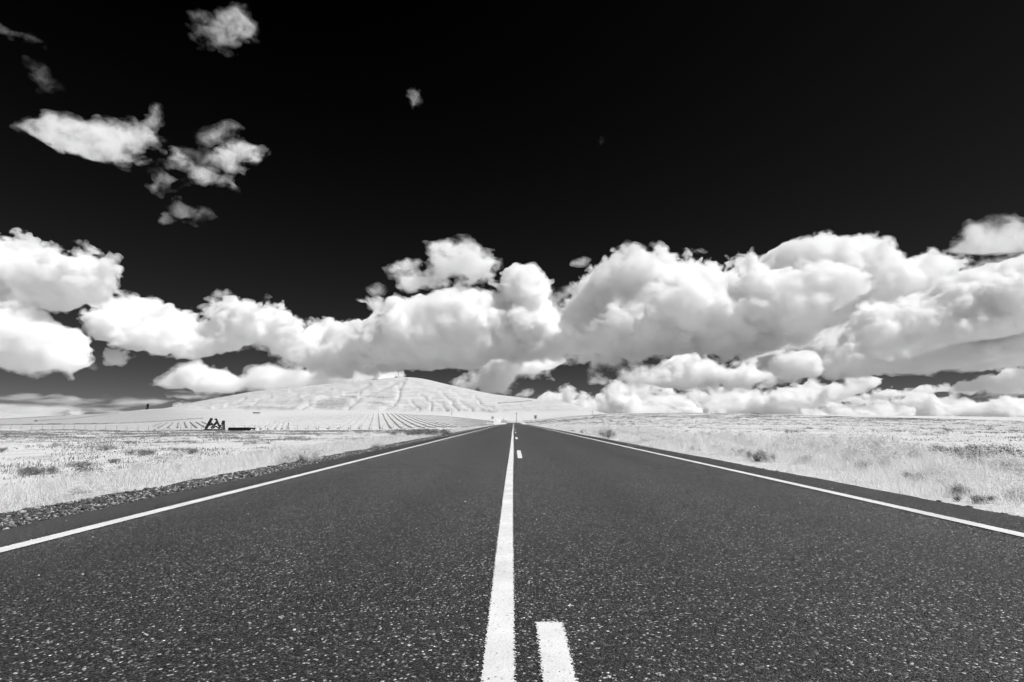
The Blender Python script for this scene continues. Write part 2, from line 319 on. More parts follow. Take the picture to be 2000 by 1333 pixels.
# small broken puffs packed along the skyline
rp = np.random.default_rng(88)
for i in range(30):
    u = rp.uniform(1130, 2060); lev = rp.choice([0, 1, 2], p=[.45, .35, .2])
    v = (808, 786, 762)[lev] + rp.uniform(-8, 8) + (4 if u > 1700 else 0)
    w = rp.uniform(18, 62) * (1.25 if lev else 1); h = w * rp.uniform(.2, .42)
    n = 14; pts = []
    for k in range(n):
        a = 2 * math.pi * k / n; r_ = rp.uniform(.72, 1.2)
        y_ = math.sin(a) * h * r_
        pts.append((u + math.cos(a) * w * r_, v - (y_ if y_ > 0 else y_ * .35)))
    add(pts, rp.uniform(13, 21), h * .8, ('small white puff in the lowest row of cloud on the right skyline', 'small broken puff in the second row of cloud above the right skyline', 'loose shred of cloud above the skyline puffs at right')[lev],
        seed=700 + i, mfp=rp.choice([7, 9, 14]), rough=.42, group=('puffs of the lowest row', 'puffs of the second row', 'shreds above the skyline puffs')[lev], core=-3.0)
# ---------------------------------------------------------------- lie of the land
def smooth(a, b, x):
    t = np.clip((x - a) / (b - a), 0, 1); return t * t * (3 - 2 * t)

def lattice2(x, y, lam, seed):
    """Smooth 2-D value noise at any points, about -1..1."""
    r = np.random.default_rng(seed).uniform(-1, 1, (256, 256))
    X = np.asarray(x) / lam; Y = np.asarray(y) / lam
    i = np.floor(X).astype(int); j = np.floor(Y).astype(int)
    fx = X - i; fy = Y - j; fx = fx * fx * (3 - 2 * fx); fy = fy * fy * (3 - 2 * fy)
    g = lambda a, b: r[a & 255, b & 255]
    return (g(i, j) * (1 - fx) + g(i + 1, j) * fx) * (1 - fy) + (g(i, j + 1) * (1 - fx) + g(i + 1, j + 1) * fx) * fy

# skyline heights of the ground read at bearings (photo columns) and distances; value = photo row
COLS = [-1200, -400, 0, 100, 200, 260, 290, 340, 370, 420, 480, 540, 620, 700, 740, 780, 800, 830, 870, 910, 960, 1000, 1045, 1100, 1140, 1200, 1300, 1500, 1700, 2000, 2400, 3400]
def row(*pairs):
    us, vs_ = zip(*pairs); return np.interp(COLS, us, vs_)
TABLE = [
    (2, row((0, 1664), (3000, 1214))),
    (12, row((0, 955), (940, 930), (1060, 889), (3000, 899))),
    (30, row((0, 880), (900, 872), (1060, 850), (1200, 853), (2000, 859), (3000, 859))),
    (60, row((0, 852.5), (900, 850), (980, 838), (1050, 837), (1200, 841), (2000, 845))),
    (115, row((0, 839.5), (600, 841), (900, 838), (1000, 831), (1100, 830), (1250, 828), (1700, 830), (2000, 833))),
    (200, row((0, 832.5), (250, 831), (400, 828), (560, 825), (735, 822), (880, 824), (960, 828), (1000, 829), (1050, 827.5), (1120, 823), (1250, 818), (1700, 820), (2000, 824))),
    (330, row((0, 830.5), (200, 828), (300, 824.5), (400, 817.5), (560, 812), (735, 808.5), (860, 812), (940, 820), (990, 825.5), (1040, 825), (1120, 818), (1250, 811), (1500, 813), (1700, 815), (2000, 818.5))),
    (480, row((0, 829), (200, 825.5), (300, 821), (400, 815), (560, 810.5), (735, 807.5), (860, 809.5), (940, 815), (1000, 821), (1050, 820), (1120, 812), (1250, 806), (1350, 806.5), (1500, 809.5), (1700, 811.5), (2000, 815.5))),
    (700, row((0, 826), (200, 820), (300, 815), (400, 811), (560, 808), (735, 807), (860, 808), (1000, 816), (1050, 815), (1120, 810), (1250, 808), (1700, 815), (2000, 819))),
    (1200, row((-1200, 821), (0, 818.2), (60, 815), (130, 811.5), (200, 809.3), (232, 806), (260, 803), (290, 799.5), (340, 798.5), (400, 802), (480, 803), (620, 802.5), (740, 804), (860, 806), (1000, 807), (1050, 806), (1100, 805), (1150, 806), (1250, 813), (2000, 821))),
    (1600, row((0, 820.5), (200, 812), (290, 801.5), (340, 798), (420, 798), (540, 797), (620, 797), (740, 799), (860, 801), (960, 802), (1045, 800), (1100, 799), (1140, 802.5), (1200, 812), (2000, 822))),
    (2500, row((0, 823), (200, 817), (290, 803), (345, 794), (370, 787), (420, 778), (480, 767), (540, 760), (620, 752), (700, 746), (740, 741), (780, 738), (800, 738), (830, 742), (870, 752), (910, 760), (960, 771), (1000, 776), (1045, 781), (1100, 786), (1140, 797), (1200, 813), (2000, 823))),
    (3300, row((0, 824), (290, 812), (345, 806), (480, 786), (620, 774), (780, 762), (870, 774), (1000, 796), (1100, 804), (1200, 817), (2000, 824))),
    (6000, row((0, 824), (1000, 822), (2000, 824))),
    (70000, row((0, 824), (2000, 824))),
]
RS = np.array([t[0] for t in TABLE], float); LR = np.log(RS)
ZT = np.array([CAM_Z + (824.0 - t[1]) / F * t[0] for t in TABLE])      # height in metres, by distance and bearing
# smooth along distance: dense table by monotone cubic
def pchip(xs, Y, xq):
    h = np.diff(xs)[:, None]; d = np.diff(Y, axis=0) / h
    m = np.zeros_like(Y)
    w1 = 2 * h[1:] + h[:-1]; w2 = h[1:] + 2 * h[:-1]
    same = d[1:] * d[:-1] > 0
    with np.errstate(divide='ignore', invalid='ignore'):
        mm = (w1 + w2) / (w1 / d[:-1] + w2 / d[1:])
    m[1:-1] = np.where(same, mm, 0); m[0] = d[0]; m[-1] = d[-1]
    i = np.clip(np.searchsorted(xs, xq) - 1, 0, len(xs) - 2)
    hh = h[i]; t = ((xq - xs[i]))[:, None] / hh
    return (2*t**3-3*t**2+1)*Y[i] + (t**3-2*t**2+t)*hh*m[i] + (-2*t**3+3*t**2)*Y[i+1] + (t**3-t**2)*hh*m[i+1]
# work in the ratio z/R so that far rows do not swamp near ones
LQ = np.linspace(LR[0], LR[-1], 900)
UQ = np.linspace(-1200, 3400, 2301)
ZU = np.array([np.interp(UQ, COLS, r) for r in ZT / RS[:, None]])
ker = np.exp(-0.5 * (np.arange(-20, 21) / 6.0) ** 2); ker /= ker.sum()
ZU = np.array([np.convolve(np.pad(r, 20, mode='edge'), ker, 'valid') for r in ZU])
ZD = pchip(LR, ZU, LQ)

def bearing(x, y):
    """Photo column of a bearing (clamped for what lies abeam or behind)."""
    yy = np.maximum(y, 1e-3)
    return np.where(y > 0, np.clip(1003 + x / yy * 1012.0, -1200, 3400), np.where(x < 0, -1200, 3400))

def far_height(x, y):
    r = np.maximum(np.hypot(x, y), 2.0); u = bearing(x, y)
    ry = np.where(y > 0.2 * r, y, 0.2 * r) * 1.0
    ry = np.clip(ry, 2.0, 69000)
    a = np.clip((np.log(ry) - LQ[0]) / (LQ[-1] - LQ[0]) * (len(LQ) - 1), 0, len(LQ) - 1.001); i = a.astype(int); a = a - i
    b = np.clip((u - UQ[0]) / (UQ[-1] - UQ[0]) * (len(UQ) - 1), 0, len(UQ) - 1.001); j = b.astype(int); b = b - j
    z = (ZD[i, j] * (1 - b) + ZD[i, j + 1] * b) * (1 - a) + (ZD[i + 1, j] * (1 - b) + ZD[i + 1, j + 1] * b) * a
    return z * ry

# the road: dead straight, over a crest, through a dip, then up and away in a left bend
def road_x(y):
    return -0.00055 * np.maximum(y - 300, 0) ** 2
RZ_Y = [-2000, 150, 168, 185, 205, 225, 250, 275, 310, 360, 420, 480, 600]
RZ_Z = [0, 0, -.04, -.35, -1.0, -1.2, -.7, -.1, .12, .1, -.3, -.8, -1.5]
_ry = np.linspace(-50, 600, 1301); _rz = np.interp(_ry, RZ_Y, RZ_Z)
_k = np.exp(-0.5 * (np.arange(-40, 41) / 14.0) ** 2); _k /= _k.sum()
_rz = np.convolve(np.pad(_rz, 40, mode='edge'), _k, 'valid')
def road_z(y):
    return np.interp(y, _ry, _rz)
EDGE_L, EDGE_R = -3.76, 4.22
CREST = 480

# hollows and spurs of the hill, drawn on its face
GULLIES = [([(786, 741), (762, 751), (735, 764), (705, 777), (690, 790), (672, 803)], 9, 10),
           ([(700, 772), (660, 775), (620, 781), (600, 792), (585, 801)], 8, 11),
           ([(600, 789), (560, 790), (500, 789), (455, 792), (420, 797)], 8, 10),
           ([(780, 752), (776, 772), (768, 790), (745, 803)], 9, 10),
           ([(840, 782), (860, 790), (872, 803)], 7, 7), ([(800, 784), (812, 795), (815, 803)], 7, 7),
           ([(900, 786), (912, 795), (920, 805)], 7, 7), ([(940, 790), (955, 798), (965, 806)], 7, 6),
           ([(880, 762), (905, 775), (935, 790)], 6, 5), ([(560, 765), (600, 768), (640, 776)], 7, 6),
           ([(822, 775), (836, 788), (842, 803)], 6, 7), ([(860, 770), (884, 786), (896, 803)], 6, 8), ([(720, 752), (700, 762), (668, 770)], 6, 7),
           ([(470, 780), (455, 788), (440, 797)], 6, 6), ([(520, 776), (500, 783), (488, 790)], 6, 6), ([(640, 762), (615, 770), (590, 778)], 6, 6), ([(925, 778), (940, 788), (948, 800)], 6, 7)]
SCRUB = [([(440, 797), (480, 793), (540, 794), (592, 799), (585, 804), (520, 803), (470, 802)], .55),
         ([(500, 786), (560, 782), (612, 783), (598, 789), (540, 790)], .5),
         ([(606, 799), (618, 787), (640, 778), (664, 778), (682, 786), (690, 795), (668, 801), (630, 801)], .6),
         ([(655, 773), (690, 773), (702, 781), (694, 787), (676, 781)], .65),
         ([(700, 777), (735, 772), (765, 776), (772, 783), (730, 781)], .6),
         ([(702, 786), (730, 782), (760, 789), (768, 797), (735, 793)], .6),
         ([(796, 798), (815, 790), (840, 793), (838, 802), (810, 803)], .5),
         ([(850, 801), (862, 796), (884, 803), (880, 808)], .6), ([(890, 800), (908, 796), (925, 806), (905, 808)], .6),
         ([(930, 803), (950, 796), (975, 806), (960, 810)], .65), ([(965, 800), (990, 797), (1010, 804), (985, 806)], .4),
         ([(800, 768), (860, 772), (880, 780), (820, 778)], .3), ([(700, 757), (745, 755), (730, 768), (680, 772)], .3),
         ([(560, 775), (640, 770), (660, 778), (600, 780)], .25)]

def line_dist(P, X, Y):
    d2 = np.full(X.shape, 1e12)
    for (ax, ay), (bx, by) in zip(P[:-1], P[1:]):
        ex, ey = bx - ax, by - ay
        t = np.clip(((X - ax) * ex + (Y - ay) * ey) / (ex * ex + ey * ey), 0, 1)
        d2 = np.minimum(d2, (X - ax - t * ex) ** 2 + (Y - ay - t * ey) ** 2)
    return np.sqrt(d2)

def height(x, y, want_scrub=False):
    x = np.asarray(x, float); y = np.asarray(y, float)
    z = far_height(x, y)
    r = np.hypot(x, y); u = bearing(x, y)
    # rolling unevenness
    nf = smooth(15, 60, r)
    z = z + (0.10 * lattice2(x, y, 9, 1) * smooth(5, 20, r) * (1 - smooth(150, 400, r)) + 0.05 * lattice2(x, y, 3.1, 2) * smooth(4, 10, r) * (1 - smooth(60, 120, r)))
    z = z + nf * smooth(600, 1500, r) * (1 - smooth(4000, 8000, r)) * (1.4 * lattice2(x, y, 170, 3) + .5 * lattice2(x, y, 70, 4) + .2 * lattice2(x, y, 30, 5)) * (y > 0)
    # hill relief
    on = (y > 1150) & (y < 3200) & (u > 340) & (u < 1180)
    scrub = np.zeros_like(z)
    if on.any():
        ux = u[on]; vx = 824 - (z[on] - CAM_Z) / y[on] * F
        # rows read from the smooth face: the face climbs with distance
        cut = np.zeros_like(ux)
        wx = ux + 5 * lattice2(ux, vx * 2.2, 22, 11) + 2.5 * lattice2(ux, vx * 2.2, 9, 12); wv = vx + 1.6 * lattice2(ux, vx * 2.2, 18, 13)
        for P, w, dep in GULLIES:
            d = line_dist(P, wx, wv)
            cut += 0.46 * dep * np.exp(-(d / (w * 0.42)) ** 2) - 0.22 * dep * np.exp(-((d - w * 1.1) / (w * 0.8)) ** 2)
        z[on] -= (cut + 0.9 * lattice2(ux, vx * 2, 14, 14) + 0.5 * lattice2(ux, vx * 2, 6, 15)) * smooth(1250, 1500, y[on]) * (1 - smooth(2350, 2500, y[on]))
        for P, k in SCRUB:
            s = poly_sdf(np.array(P, float), ux.astype(np.float32), vx.astype(np.float32))
            s = s + 2.5 * lattice2(ux, vx * 2, 9, 9)
            scrub[on] = np.maximum(scrub[on], k * smooth(-2, 5, s))
    # the road bed
    cx = road_x(y); lx = x - cx
    rz = road_z(y)
    left = np.maximum(EDGE_L - lx, 0); right = np.maximum(lx - EDGE_R, 0)
    bank = rz - 0.05 - 0.05 * smooth(0.0, 0.9, left) * 1.0 - 0.02 * smooth(0, .6, right)
    wl = smooth(1.0, 9, left) + smooth(0.3, 9, right)
    w = np.clip(1 - wl, 0, 1) * (1 - smooth(380, 470, y)) * (y > -60)
    z = z * (1 - w) + bank * w
    inside = (left == 0) & (right == 0) & (y < 470)
    z = np.where(inside, np.minimum(z, rz - 0.06), z)
    return (z, scrub) if want_scrub else z

def on_ground(u, v, lo=2.5, hi=6000):
    """The place on the land seen at photo pixel u, v."""
    d = ray(u, v); k = np.geomspace(lo, hi, 6000)
    x = d[0] * k; y = d[1] * k; zz = CAM_Z + d[2] * k
    g = height(x, y) - zz
    i = np.argmax(g > 0)
    if not (g > 0).any():
        i = int(np.argmax(-np.abs(g / k)))
    return np.array([x[i], y[i], float(height(x[i:i+1], y[i:i+1])[0])])

def gz(x, y):
    return float(height(np.array([x]), np.array([y]))[0])

# ---------------------------------------------------------------- materials of the land
def new_mat(name):
    m = bpy.data.materials.new(name); m.use_nodes = True
    nt = m.node_tree; b = nt.nodes['Principled BSDF']
    b.inputs['Specular IOR Level'].default_value = 0.2; b.inputs['Roughness'].default_value = 0.85
    return m, nt, b

def ramp(nt, fac, stops, interp='LINEAR'):
    n = nt.nodes.new('ShaderNodeValToRGB'); n.color_ramp.interpolation = interp
    e = n.color_ramp.elements
    while len(e) < len(stops): e.new(0.5)
    for k, (p, c) in zip(e, stops):
        k.position = p; k.color = (c, c, c, 1)
    nt.links.new(fac, n.inputs[0]); return n.outputs[0]

def noise_n(nt, vec, scale, detail=3, rough=0.55, dist=0.0):
    return nd(nt, 'ShaderNodeTexNoise', noise_dimensions='3D', ins={'Vector': vec, 'Scale': scale, 'Detail': detail, 'Roughness': rough, 'Distortion': dist}).outputs[0]

def mix_f(nt, f, a, b):
    n = nt.nodes.new('ShaderNodeMix'); n.data_type = 'FLOAT'
    for s, x in zip((n.inputs[0], n.inputs[2], n.inputs[3]), (f, a, b)):
        if isinstance(x, bpy.types.NodeSocket): nt.links.new(x, s)
        else: s.default_value = x
    return n.outputs[0]

m_land, nt, b = new_mat('pale_dry_grassland')
geo = nd(nt, 'ShaderNodeNewGeometry').outputs['Position']
big = noise_n(nt, geo, 0.02, 4); mid = noise_n(nt, geo, 0.35, 5, 0.62); fine = noise_n(nt, geo, 9.0, 4, 0.6)
tone = ramp(nt, mid, [(0.30, 0.44), (0.44, 0.66), (0.60, 0.74), (1.0, 0.80)])
tone = math_n(nt, 'MULTIPLY', tone, ramp(nt, big, [(0.3, 0.88), (0.6, 1.0)]))
tone = math_n(nt, 'MULTIPLY', tone, ramp(nt, fine, [(0.28, 0.55), (0.5, 0.96), (0.7, 1.0)]))
scr = nd(nt, 'ShaderNodeAttribute', attribute_name='scrub').outputs['Fac']
fld = nd(nt, 'ShaderNodeAttribute', attribute_name='field').outputs['Fac']
spk = noise_n(nt, geo, 0.16, 6, 0.8)
sp = math_n(nt, 'ADD', spk, math_n(nt, 'MULTIPLY', scr, 0.30))
sp = ramp(nt, sp, [(0.60, 0.0), (0.78, 1.0)])
sp = math_n(nt, 'MULTIPLY', sp, ramp(nt, scr, [(0.04, 0.0), (0.25, 0.85)]))
tone = mix_f(nt, sp, tone, 0.16)
tone = math_n(nt, 'MULTIPLY', tone, fld)
# sheep-track terraces and tufts on the far slopes
zz = nd(nt, 'ShaderNodeMapping', ins={0: geo}); zz.inputs['Scale'].default_value = (.012, .012, .42)
ter = noise_n(nt, zz.outputs[0], 1.0, 6, 0.75, 0.6)
slope = nd(nt, 'ShaderNodeMapRange', ins={'Value': nd(nt, 'ShaderNodeSeparateXYZ', ins={0: geo}).outputs[1], 'From Min': 1100.0, 'From Max': 1500.0}).outputs[0]
tone = math_n(nt, 'MULTIPLY', tone, mix_f(nt, slope, 1.0, ramp(nt, ter, [(0.32, 0.58), (0.48, 0.86), (0.62, 1.0)])))
nt.links.new(tone, b.inputs['Base Color'])
bm = nd(nt, 'ShaderNodeBump', ins={'Height': fine, 'Strength': 0.5, 'Distance': 0.05})
nt.links.new(bm.outputs[0], b.inputs['Normal'])

# ---------------------------------------------------------------- the sheet of ground, out to the horizon
def build_ground():
    ang = np.concatenate([np.radians(np.arange(-64, 64, 0.085)), np.radians(np.arange(64, 296, 2.0))])
    rr = [2.0]
    while rr[-1] < 70000:
        r = rr[-1]
        s = 0.035
        if r < 9: s = 0.06
        if 1150 < r < 2650: s = 0.0075
        elif 120 < r < 600: s = 0.02
        rr.append(r * (1 + s))
    rr = np.array(rr)
    A, R_ = np.meshgrid(ang, rr, indexing='ij')
    X = np.sin(A) * R_; Y = np.cos(A) * R_
    Z, S = height(X.ravel(), Y.ravel(), True)
    na, nr = len(ang), len(rr)
    V = np.column_stack([X.ravel(), Y.ravel(), Z])
    V = np.vstack([V, [[0, 0, -0.06]]])
    I = np.arange(na * nr).reshape(na, nr)
    J = np.roll(I, -1, axis=0)
    Q = np.stack([I[:, :-1], J[:, :-1], J[:, 1:], I[:, 1:]], -1).reshape(-1, 4)
    Q = Q[:, ::-1]
    o = link_mesh('ground', V, Q, m_land, smooth=True)
    a = o.data.attributes.new('scrub', 'FLOAT', 'POINT'); a.data.foreach_set('value', np.append(S, 0).astype(np.float32))
    # crop fields of other tones
    u = bearing(X.ravel(), Y.ravel()); y = Y.ravel()
    f = np.ones(len(u))
    f -= 0.20 * smooth(520, 300, u) * smooth(118, 125, y) * (1 - smooth(1150, 1250, y))
    f -= 0.10 * smooth(420, 250, u) * smooth(330, 350, y) * (1 - smooth(1000, 1200, y))
    f -= 0.07 * smooth(500, 560, u) * (1 - smooth(940, 965, u)) * smooth(124, 130, y) * (1 - smooth(325, 335, y))
    lx = X.ravel() - road_x(y)
    f -= 0.14 * smooth(4.2, 4.8, lx) * (1 - smooth(7.5, 11, lx)) * (y > -20) * (y < 200)
    f -= 0.12 * smooth(-4.2, -4.9, lx) * (1 - smooth(-7, -11, lx)) * (y > -20) * (y < 200)
    a = o.data.attributes.new('field', 'FLOAT', 'POINT'); a.data.foreach_set('value', np.append(f, 1).astype(np.float32))
    tag(o, 'pale dry grassland running out to the horizon and up the bare hill', kind='structure')
    return o
ground = build_ground()

# ---------------------------------------------------------------- road, paint and gravel edge
m_road, nt, b = new_mat('asphalt')
geo = nd(nt, 'ShaderNodeNewGeometry').outputs['Position']
vo = nd(nt, 'ShaderNodeTexVoronoi', feature='F1', ins={'Vector': geo, 'Scale': 118.0, 'Randomness': 1.0})
cellv = nd(nt, 'ShaderNodeSeparateColor', ins={'Color': vo.outputs['Color']}).outputs['Red']
vo2 = nd(nt, 'ShaderNodeTexVoronoi', feature='F1', ins={'Vector': geo, 'Scale': 260.0, 'Randomness': 1.0})
cell2 = nd(nt, 'ShaderNodeSeparateColor', ins={'Color': vo2.outputs['Color']}).outputs['Red']
stone = ramp(nt, cellv, [(0.0, 0.008), (0.40, 0.014), (0.68, 0.027), (0.86, 0.066), (0.95, 0.20), (1.0, 0.62)])
stone2 = ramp(nt, cell2, [(0.0, 0.7), (0.6, 1.0), (0.92, 1.5), (1.0, 3.0)])
gap = ramp(nt, vo.outputs['Distance'], [(0.35, 1.0), (0.75, 0.45)])
tone = math_n(nt, 'MULTIPLY', math_n(nt, 'MULTIPLY', stone, stone2), gap)
blot = ramp(nt, noise_n(nt, geo, 1.3, 5, 0.6), [(0.3, 0.85), (0.7, 1.12)])
# the strip outside the edge line darker, most of all on the left
sx = nd(nt, 'ShaderNodeSeparateXYZ', ins={0: geo})
ab0 = math_n(nt, 'ABSOLUTE', math_n(nt, 'SUBTRACT', sx.outputs[0], 0.05))
tone = math_n(nt, 'MULTIPLY', tone, blot)
# wheel paths, a little worn
wp = math_n(nt, 'ABSOLUTE', math_n(nt, 'SUBTRACT', math_n(nt, 'ABSOLUTE', math_n(nt, 'SUBTRACT', ab0, 1.72)), 0.82))
wm = nd(nt, 'ShaderNodeMapRange', interpolation_type='SMOOTHSTEP', ins={'Value': wp, 'From Min': 0.05, 'From Max': 0.55, 'To Min': 0.84, 'To Max': 1.06}).outputs[0]
tone = math_n(nt, 'MULTIPLY', tone, wm)
tone = math_n(nt, 'MULTIPLY', tone, ramp(nt, noise_n(nt, geo, 22, 3, 0.7), [(0.3, 0.78), (0.7, 1.25)]))
ab = math_n(nt, 'ABSOLUTE', math_n(nt, 'SUBTRACT', sx.outputs[0], 0.2))
shoulder = nd(nt, 'ShaderNodeMapRange', ins={'Value': ab, 'From Min': 3.36, 'From Max': 3.48, 'To Min': 1.0, 'To Max': 0.60}).outputs[0]
oldstrip = nd(nt, 'ShaderNodeMapRange', ins={'Value': sx.outputs[0], 'From Min': -3.16, 'From Max': -3.26, 'To Min': 1.0, 'To Max': 0.55}).outputs[0]
shoulder = math_n(nt, 'MULTIPLY', shoulder, oldstrip)
nt.links.new(math_n(nt, 'MULTIPLY', shoulder, 0.22), b.inputs['Sheen Weight'])
tone = math_n(nt, 'MULTIPLY', tone, shoulder)
nt.links.new(tone, b.inputs['Base Color'])
hgt = math_n(nt, 'ADD', math_n(nt, 'MULTIPLY', vo.outputs['Distance'], -1.0), math_n(nt, 'MULTIPLY', cellv, 0.8))
bm = nd(nt, 'ShaderNodeBump', ins={'Height': hgt, 'Strength': 0.9, 'Distance': 0.005})
nt.links.new(bm.outputs[0], b.inputs['Normal'])
b.inputs['Roughness'].default_value = 0.5; b.inputs['Specular IOR Level'].default_value = 0.5
b.inputs['Sheen Weight'].default_value = 0.22; b.inputs['Sheen Roughness'].default_value = 0.25

YR = np.concatenate([np.arange(-30, 150, 1.5), np.arange(150, 470, 2.5)])
def strip(name, x0, x1, lift, mat, ys, wob=None, drop=None, thick=0.0, ncol=2):
    """A ribbon along the road between offsets x0 and x1; wob(y) shifts it sideways."""
    ys = np.asarray(ys, float)
    cx = road_x(ys) + (wob(ys) if wob is not None else 0)
    ts = np.linspace(0, 1, ncol)
    V = []; UV = []
    for t in ts:
        V.append(np.column_stack([cx + x0 + (x1 - x0) * t, ys, road_z(ys) + lift]))
    n = len(ys)
    V = np.concatenate(V)
    Q = []
    for c in range(ncol - 1):
        a = np.arange(n - 1) + c * n
        Q.append(np.column_stack([a, a + n, a + n + 1, a + 1]))
    Q = np.concatenate(Q)
    o = link_mesh(name, V, Q, mat)
    uv = o.data.uv_layers.new(name='UVMap')
    li = Q.ravel()
    uu = np.repeat(ts, n)[li] * abs(x1 - x0); vv = np.tile(ys, ncol)[li]
    uv.data.foreach_set('uv', np.column_stack([uu, vv]).astype(np.float32).ravel())
    return o

# asphalt slab with a rough broken edge and real thickness
def build_road():
    n = len(YR); rng = np.random.default_rng(5)
    ys = np.concatenate([np.arange(-30, 1, 1.0), np.arange(1, 40, 0.06), np.arange(40, 150, 0.8), np.arange(150, 470, 2.5)])
    n = len(ys)
    jl = 0.03 * lattice2(ys * 0 + 3, ys, 0.35, 21) + 0.035 * lattice2(ys * 0 + 3, ys, 1.7, 22)
    jr = 0.025 * lattice2(ys * 0 + 9, ys, 0.3, 23) + 0.04 * lattice2(ys * 0 + 9, ys, 2.3, 24)
    cx = road_x(ys); rz = road_z(ys)
    cols = [(cx + EDGE_L - 0.03 + jl, rz - 0.07), (cx + EDGE_L + jl, rz - 0.004), (cx - 1.5, rz), (cx + 1.9, rz), (cx + EDGE_R + jr, rz - 0.004), (cx + EDGE_R + 0.03 + jr, rz - 0.07)]
    V = np.concatenate([np.column_stack([c, ys, z]) for c, z in cols])
    Q = []
    for k in range(len(cols) - 1):
        a = np.arange(n - 1) + k * n
        Q.append(np.column_stack([a, a + n, a + n + 1, a + 1]))
    return link_mesh('road', V, np.concatenate(Q), m_road)
road = build_road()
tag(road, 'straight dark asphalt road running to the skyline', kind='structure')

def paint_mat(name, w, base=0.74, worn=0.012):
    m, nt, b = new_mat(name)
    uv = nd(nt, 'ShaderNodeUVMap', uv_map='UVMap').outputs[0]
    geo = nd(nt, 'ShaderNodeNewGeometry').outputs['Position']
    s = nd(nt, 'ShaderNodeSeparateXYZ', ins={0: uv})
    d = math_n(nt, 'MINIMUM', s.outputs[0], math_n(nt, 'SUBTRACT', w, s.outputs[0]))     # distance from the nearer long edge
    en = nd(nt, 'ShaderNodeAttribute', attribute_name='end_gap').outputs['Fac']
    d = math_n(nt, 'MINIMUM', d, en)
    n1 = noise_n(nt, geo, 160, 3, 0.7)
    vo = nd(nt, 'ShaderNodeTexVoronoi', feature='F1', ins={'Vector': geo, 'Scale': 95.0})
    jag = math_n(nt, 'ADD', math_n(nt, 'MULTIPLY', n1, 1.0), math_n(nt, 'MULTIPLY', vo.outputs['Distance'], 0.6))
    lim = math_n(nt, 'MULTIPLY', math_n(nt, 'SUBTRACT', jag, 0.35), worn * 2)
    solid = math_n(nt, 'GREATER_THAN', d, lim)
    pit = math_n(nt, 'LESS_THAN', math_n(nt, 'ADD', noise_n(nt, geo, 70, 4, 0.75), math_n(nt, 'MULTIPLY', noise_n(nt, geo, 1.1, 3, 0.6), 0.16)), 0.725)
    solid = math_n(nt, 'MULTIPLY', solid, pit)
    tone = math_n(nt, 'MULTIPLY', ramp(nt, noise_n(nt, geo, 3.0, 5, 0.65), [(0.3, 0.80), (0.62, 1.0)]), base)
    tone = math_n(nt, 'MULTIPLY', tone, ramp(nt, noise_n(nt, geo, 120, 3, 0.6), [(0.3, 0.86), (0.5, 1.0)]))
    nt.links.new(tone, b.inputs['Base Color'])
    bm = nd(nt, 'ShaderNodeBump', ins={'Height': vo.outputs['Distance'], 'Strength': 0.25, 'Distance': 0.004})
    nt.links.new(bm.outputs[0], b.inputs['Normal'])
    tr = nd(nt, 'ShaderNodeBsdfTransparent')
    mx = nd(nt, 'ShaderNodeMixShader', ins={0: solid, 1: tr.outputs[0], 2: b.outputs[0]})
    nt.links.new(mx.outputs[0], nt.nodes['Material Output'].inputs['Surface'])
    return m

def set_end(o, ends=None):
    co = np.zeros(len(o.data.vertices) * 3, np.float32); o.data.vertices.foreach_get('co', co); y = co[1::3]
    v = np.full(len(y), 1.0, np.float32) if ends is None else np.minimum(y - ends[0], ends[1] - y).astype(np.float32)
    a = o.data.attributes.new('end_gap', 'FLOAT', 'POINT'); a.data.foreach_set('value', v)

yy = np.concatenate([np.arange(-30, 60, 0.25), np.arange(60, 150, 1.0), np.arange(150, 470, 2.5)])
pm = paint_mat('white_road_paint', 0.124)
o = strip('road_marking', -0.115, 0.009, 0.004, pm, yy, wob=lambda y: 0.010 * lattice2(y * 0, y, 7.0, 31) + 0.003 * lattice2(y * 0, y, 1.3, 32)); set_end(o)
tag(o, 'solid white centre line of the road, left of the dashes', kind='structure')
pe = paint_mat('white_edge_paint', 0.145)
o = strip('road_marking', -3.215, -3.07, 0.004, pe, yy, wob=lambda y: 0.012 * lattice2(y * 0, y, 9.0, 33)); set_end(o)
tag(o, 'solid white edge line on the left side of the road', kind='structure')
o = strip('road_marking', 3.465, 3.61, 0.004, pe, yy, wob=lambda y: 0.012 * lattice2(y * 0, y, 8.0, 34)); set_end(o)
tag(o, 'solid white edge line on the right side of the road', kind='structure')
pd_ = paint_mat('white_dash_paint', 0.132, worn=0.016)
DASH0 = 2.17
for k in range(0, 36):
    y1 = DASH0 + 12.15 * k; y0 = y1 - 3.05
    n = 13
    ys = np.linspace(y0, y1, n)
    o = strip('road_marking', 0.074, 0.206, 0.004, pd_, ys); set_end(o, (y0, y1))
    tag(o, None, None, 'white dashes along the road centre', kind='structure')
    o['label'] = ('white centre dash cut by the bottom frame edge' if k == 0 else 'second white centre dash, the first whole one' if k == 1 else 'distant white centre dash near the road crest')
# ---------------------------------------------------------------- grass, scrub and stones
def leaf_mat(name, lo, hi, transl=0.25, rough=0.8):
    m, nt, b = new_mat(name)
    g = nd(nt, 'ShaderNodeNewGeometry')
    t = ramp(nt, g.outputs['Random Per Island'], [(0.0, lo), (0.5, (lo + hi) / 2), (1.0, hi)])
    nt.links.new(t, b.inputs['Base Color']); b.inputs['Roughness'].default_value = rough; b.inputs['Specular IOR Level'].default_value = 0.1
    tl = nd(nt, 'ShaderNodeBsdfTranslucent', ins={'Color': t})
    mx = nd(nt, 'ShaderNodeMixShader', ins={0: transl, 1: b.outputs[0], 2: tl.outputs[0]})
    nt.links.new(mx.outputs[0], nt.nodes['Material Output'].inputs['Surface'])
    return m
M_GRASS = leaf_mat('bleached_grass', 0.76, 0.93, 0.48)
M_BRIGHT = leaf_mat('bright_verge_grass', 0.82, 0.95, 0.55)
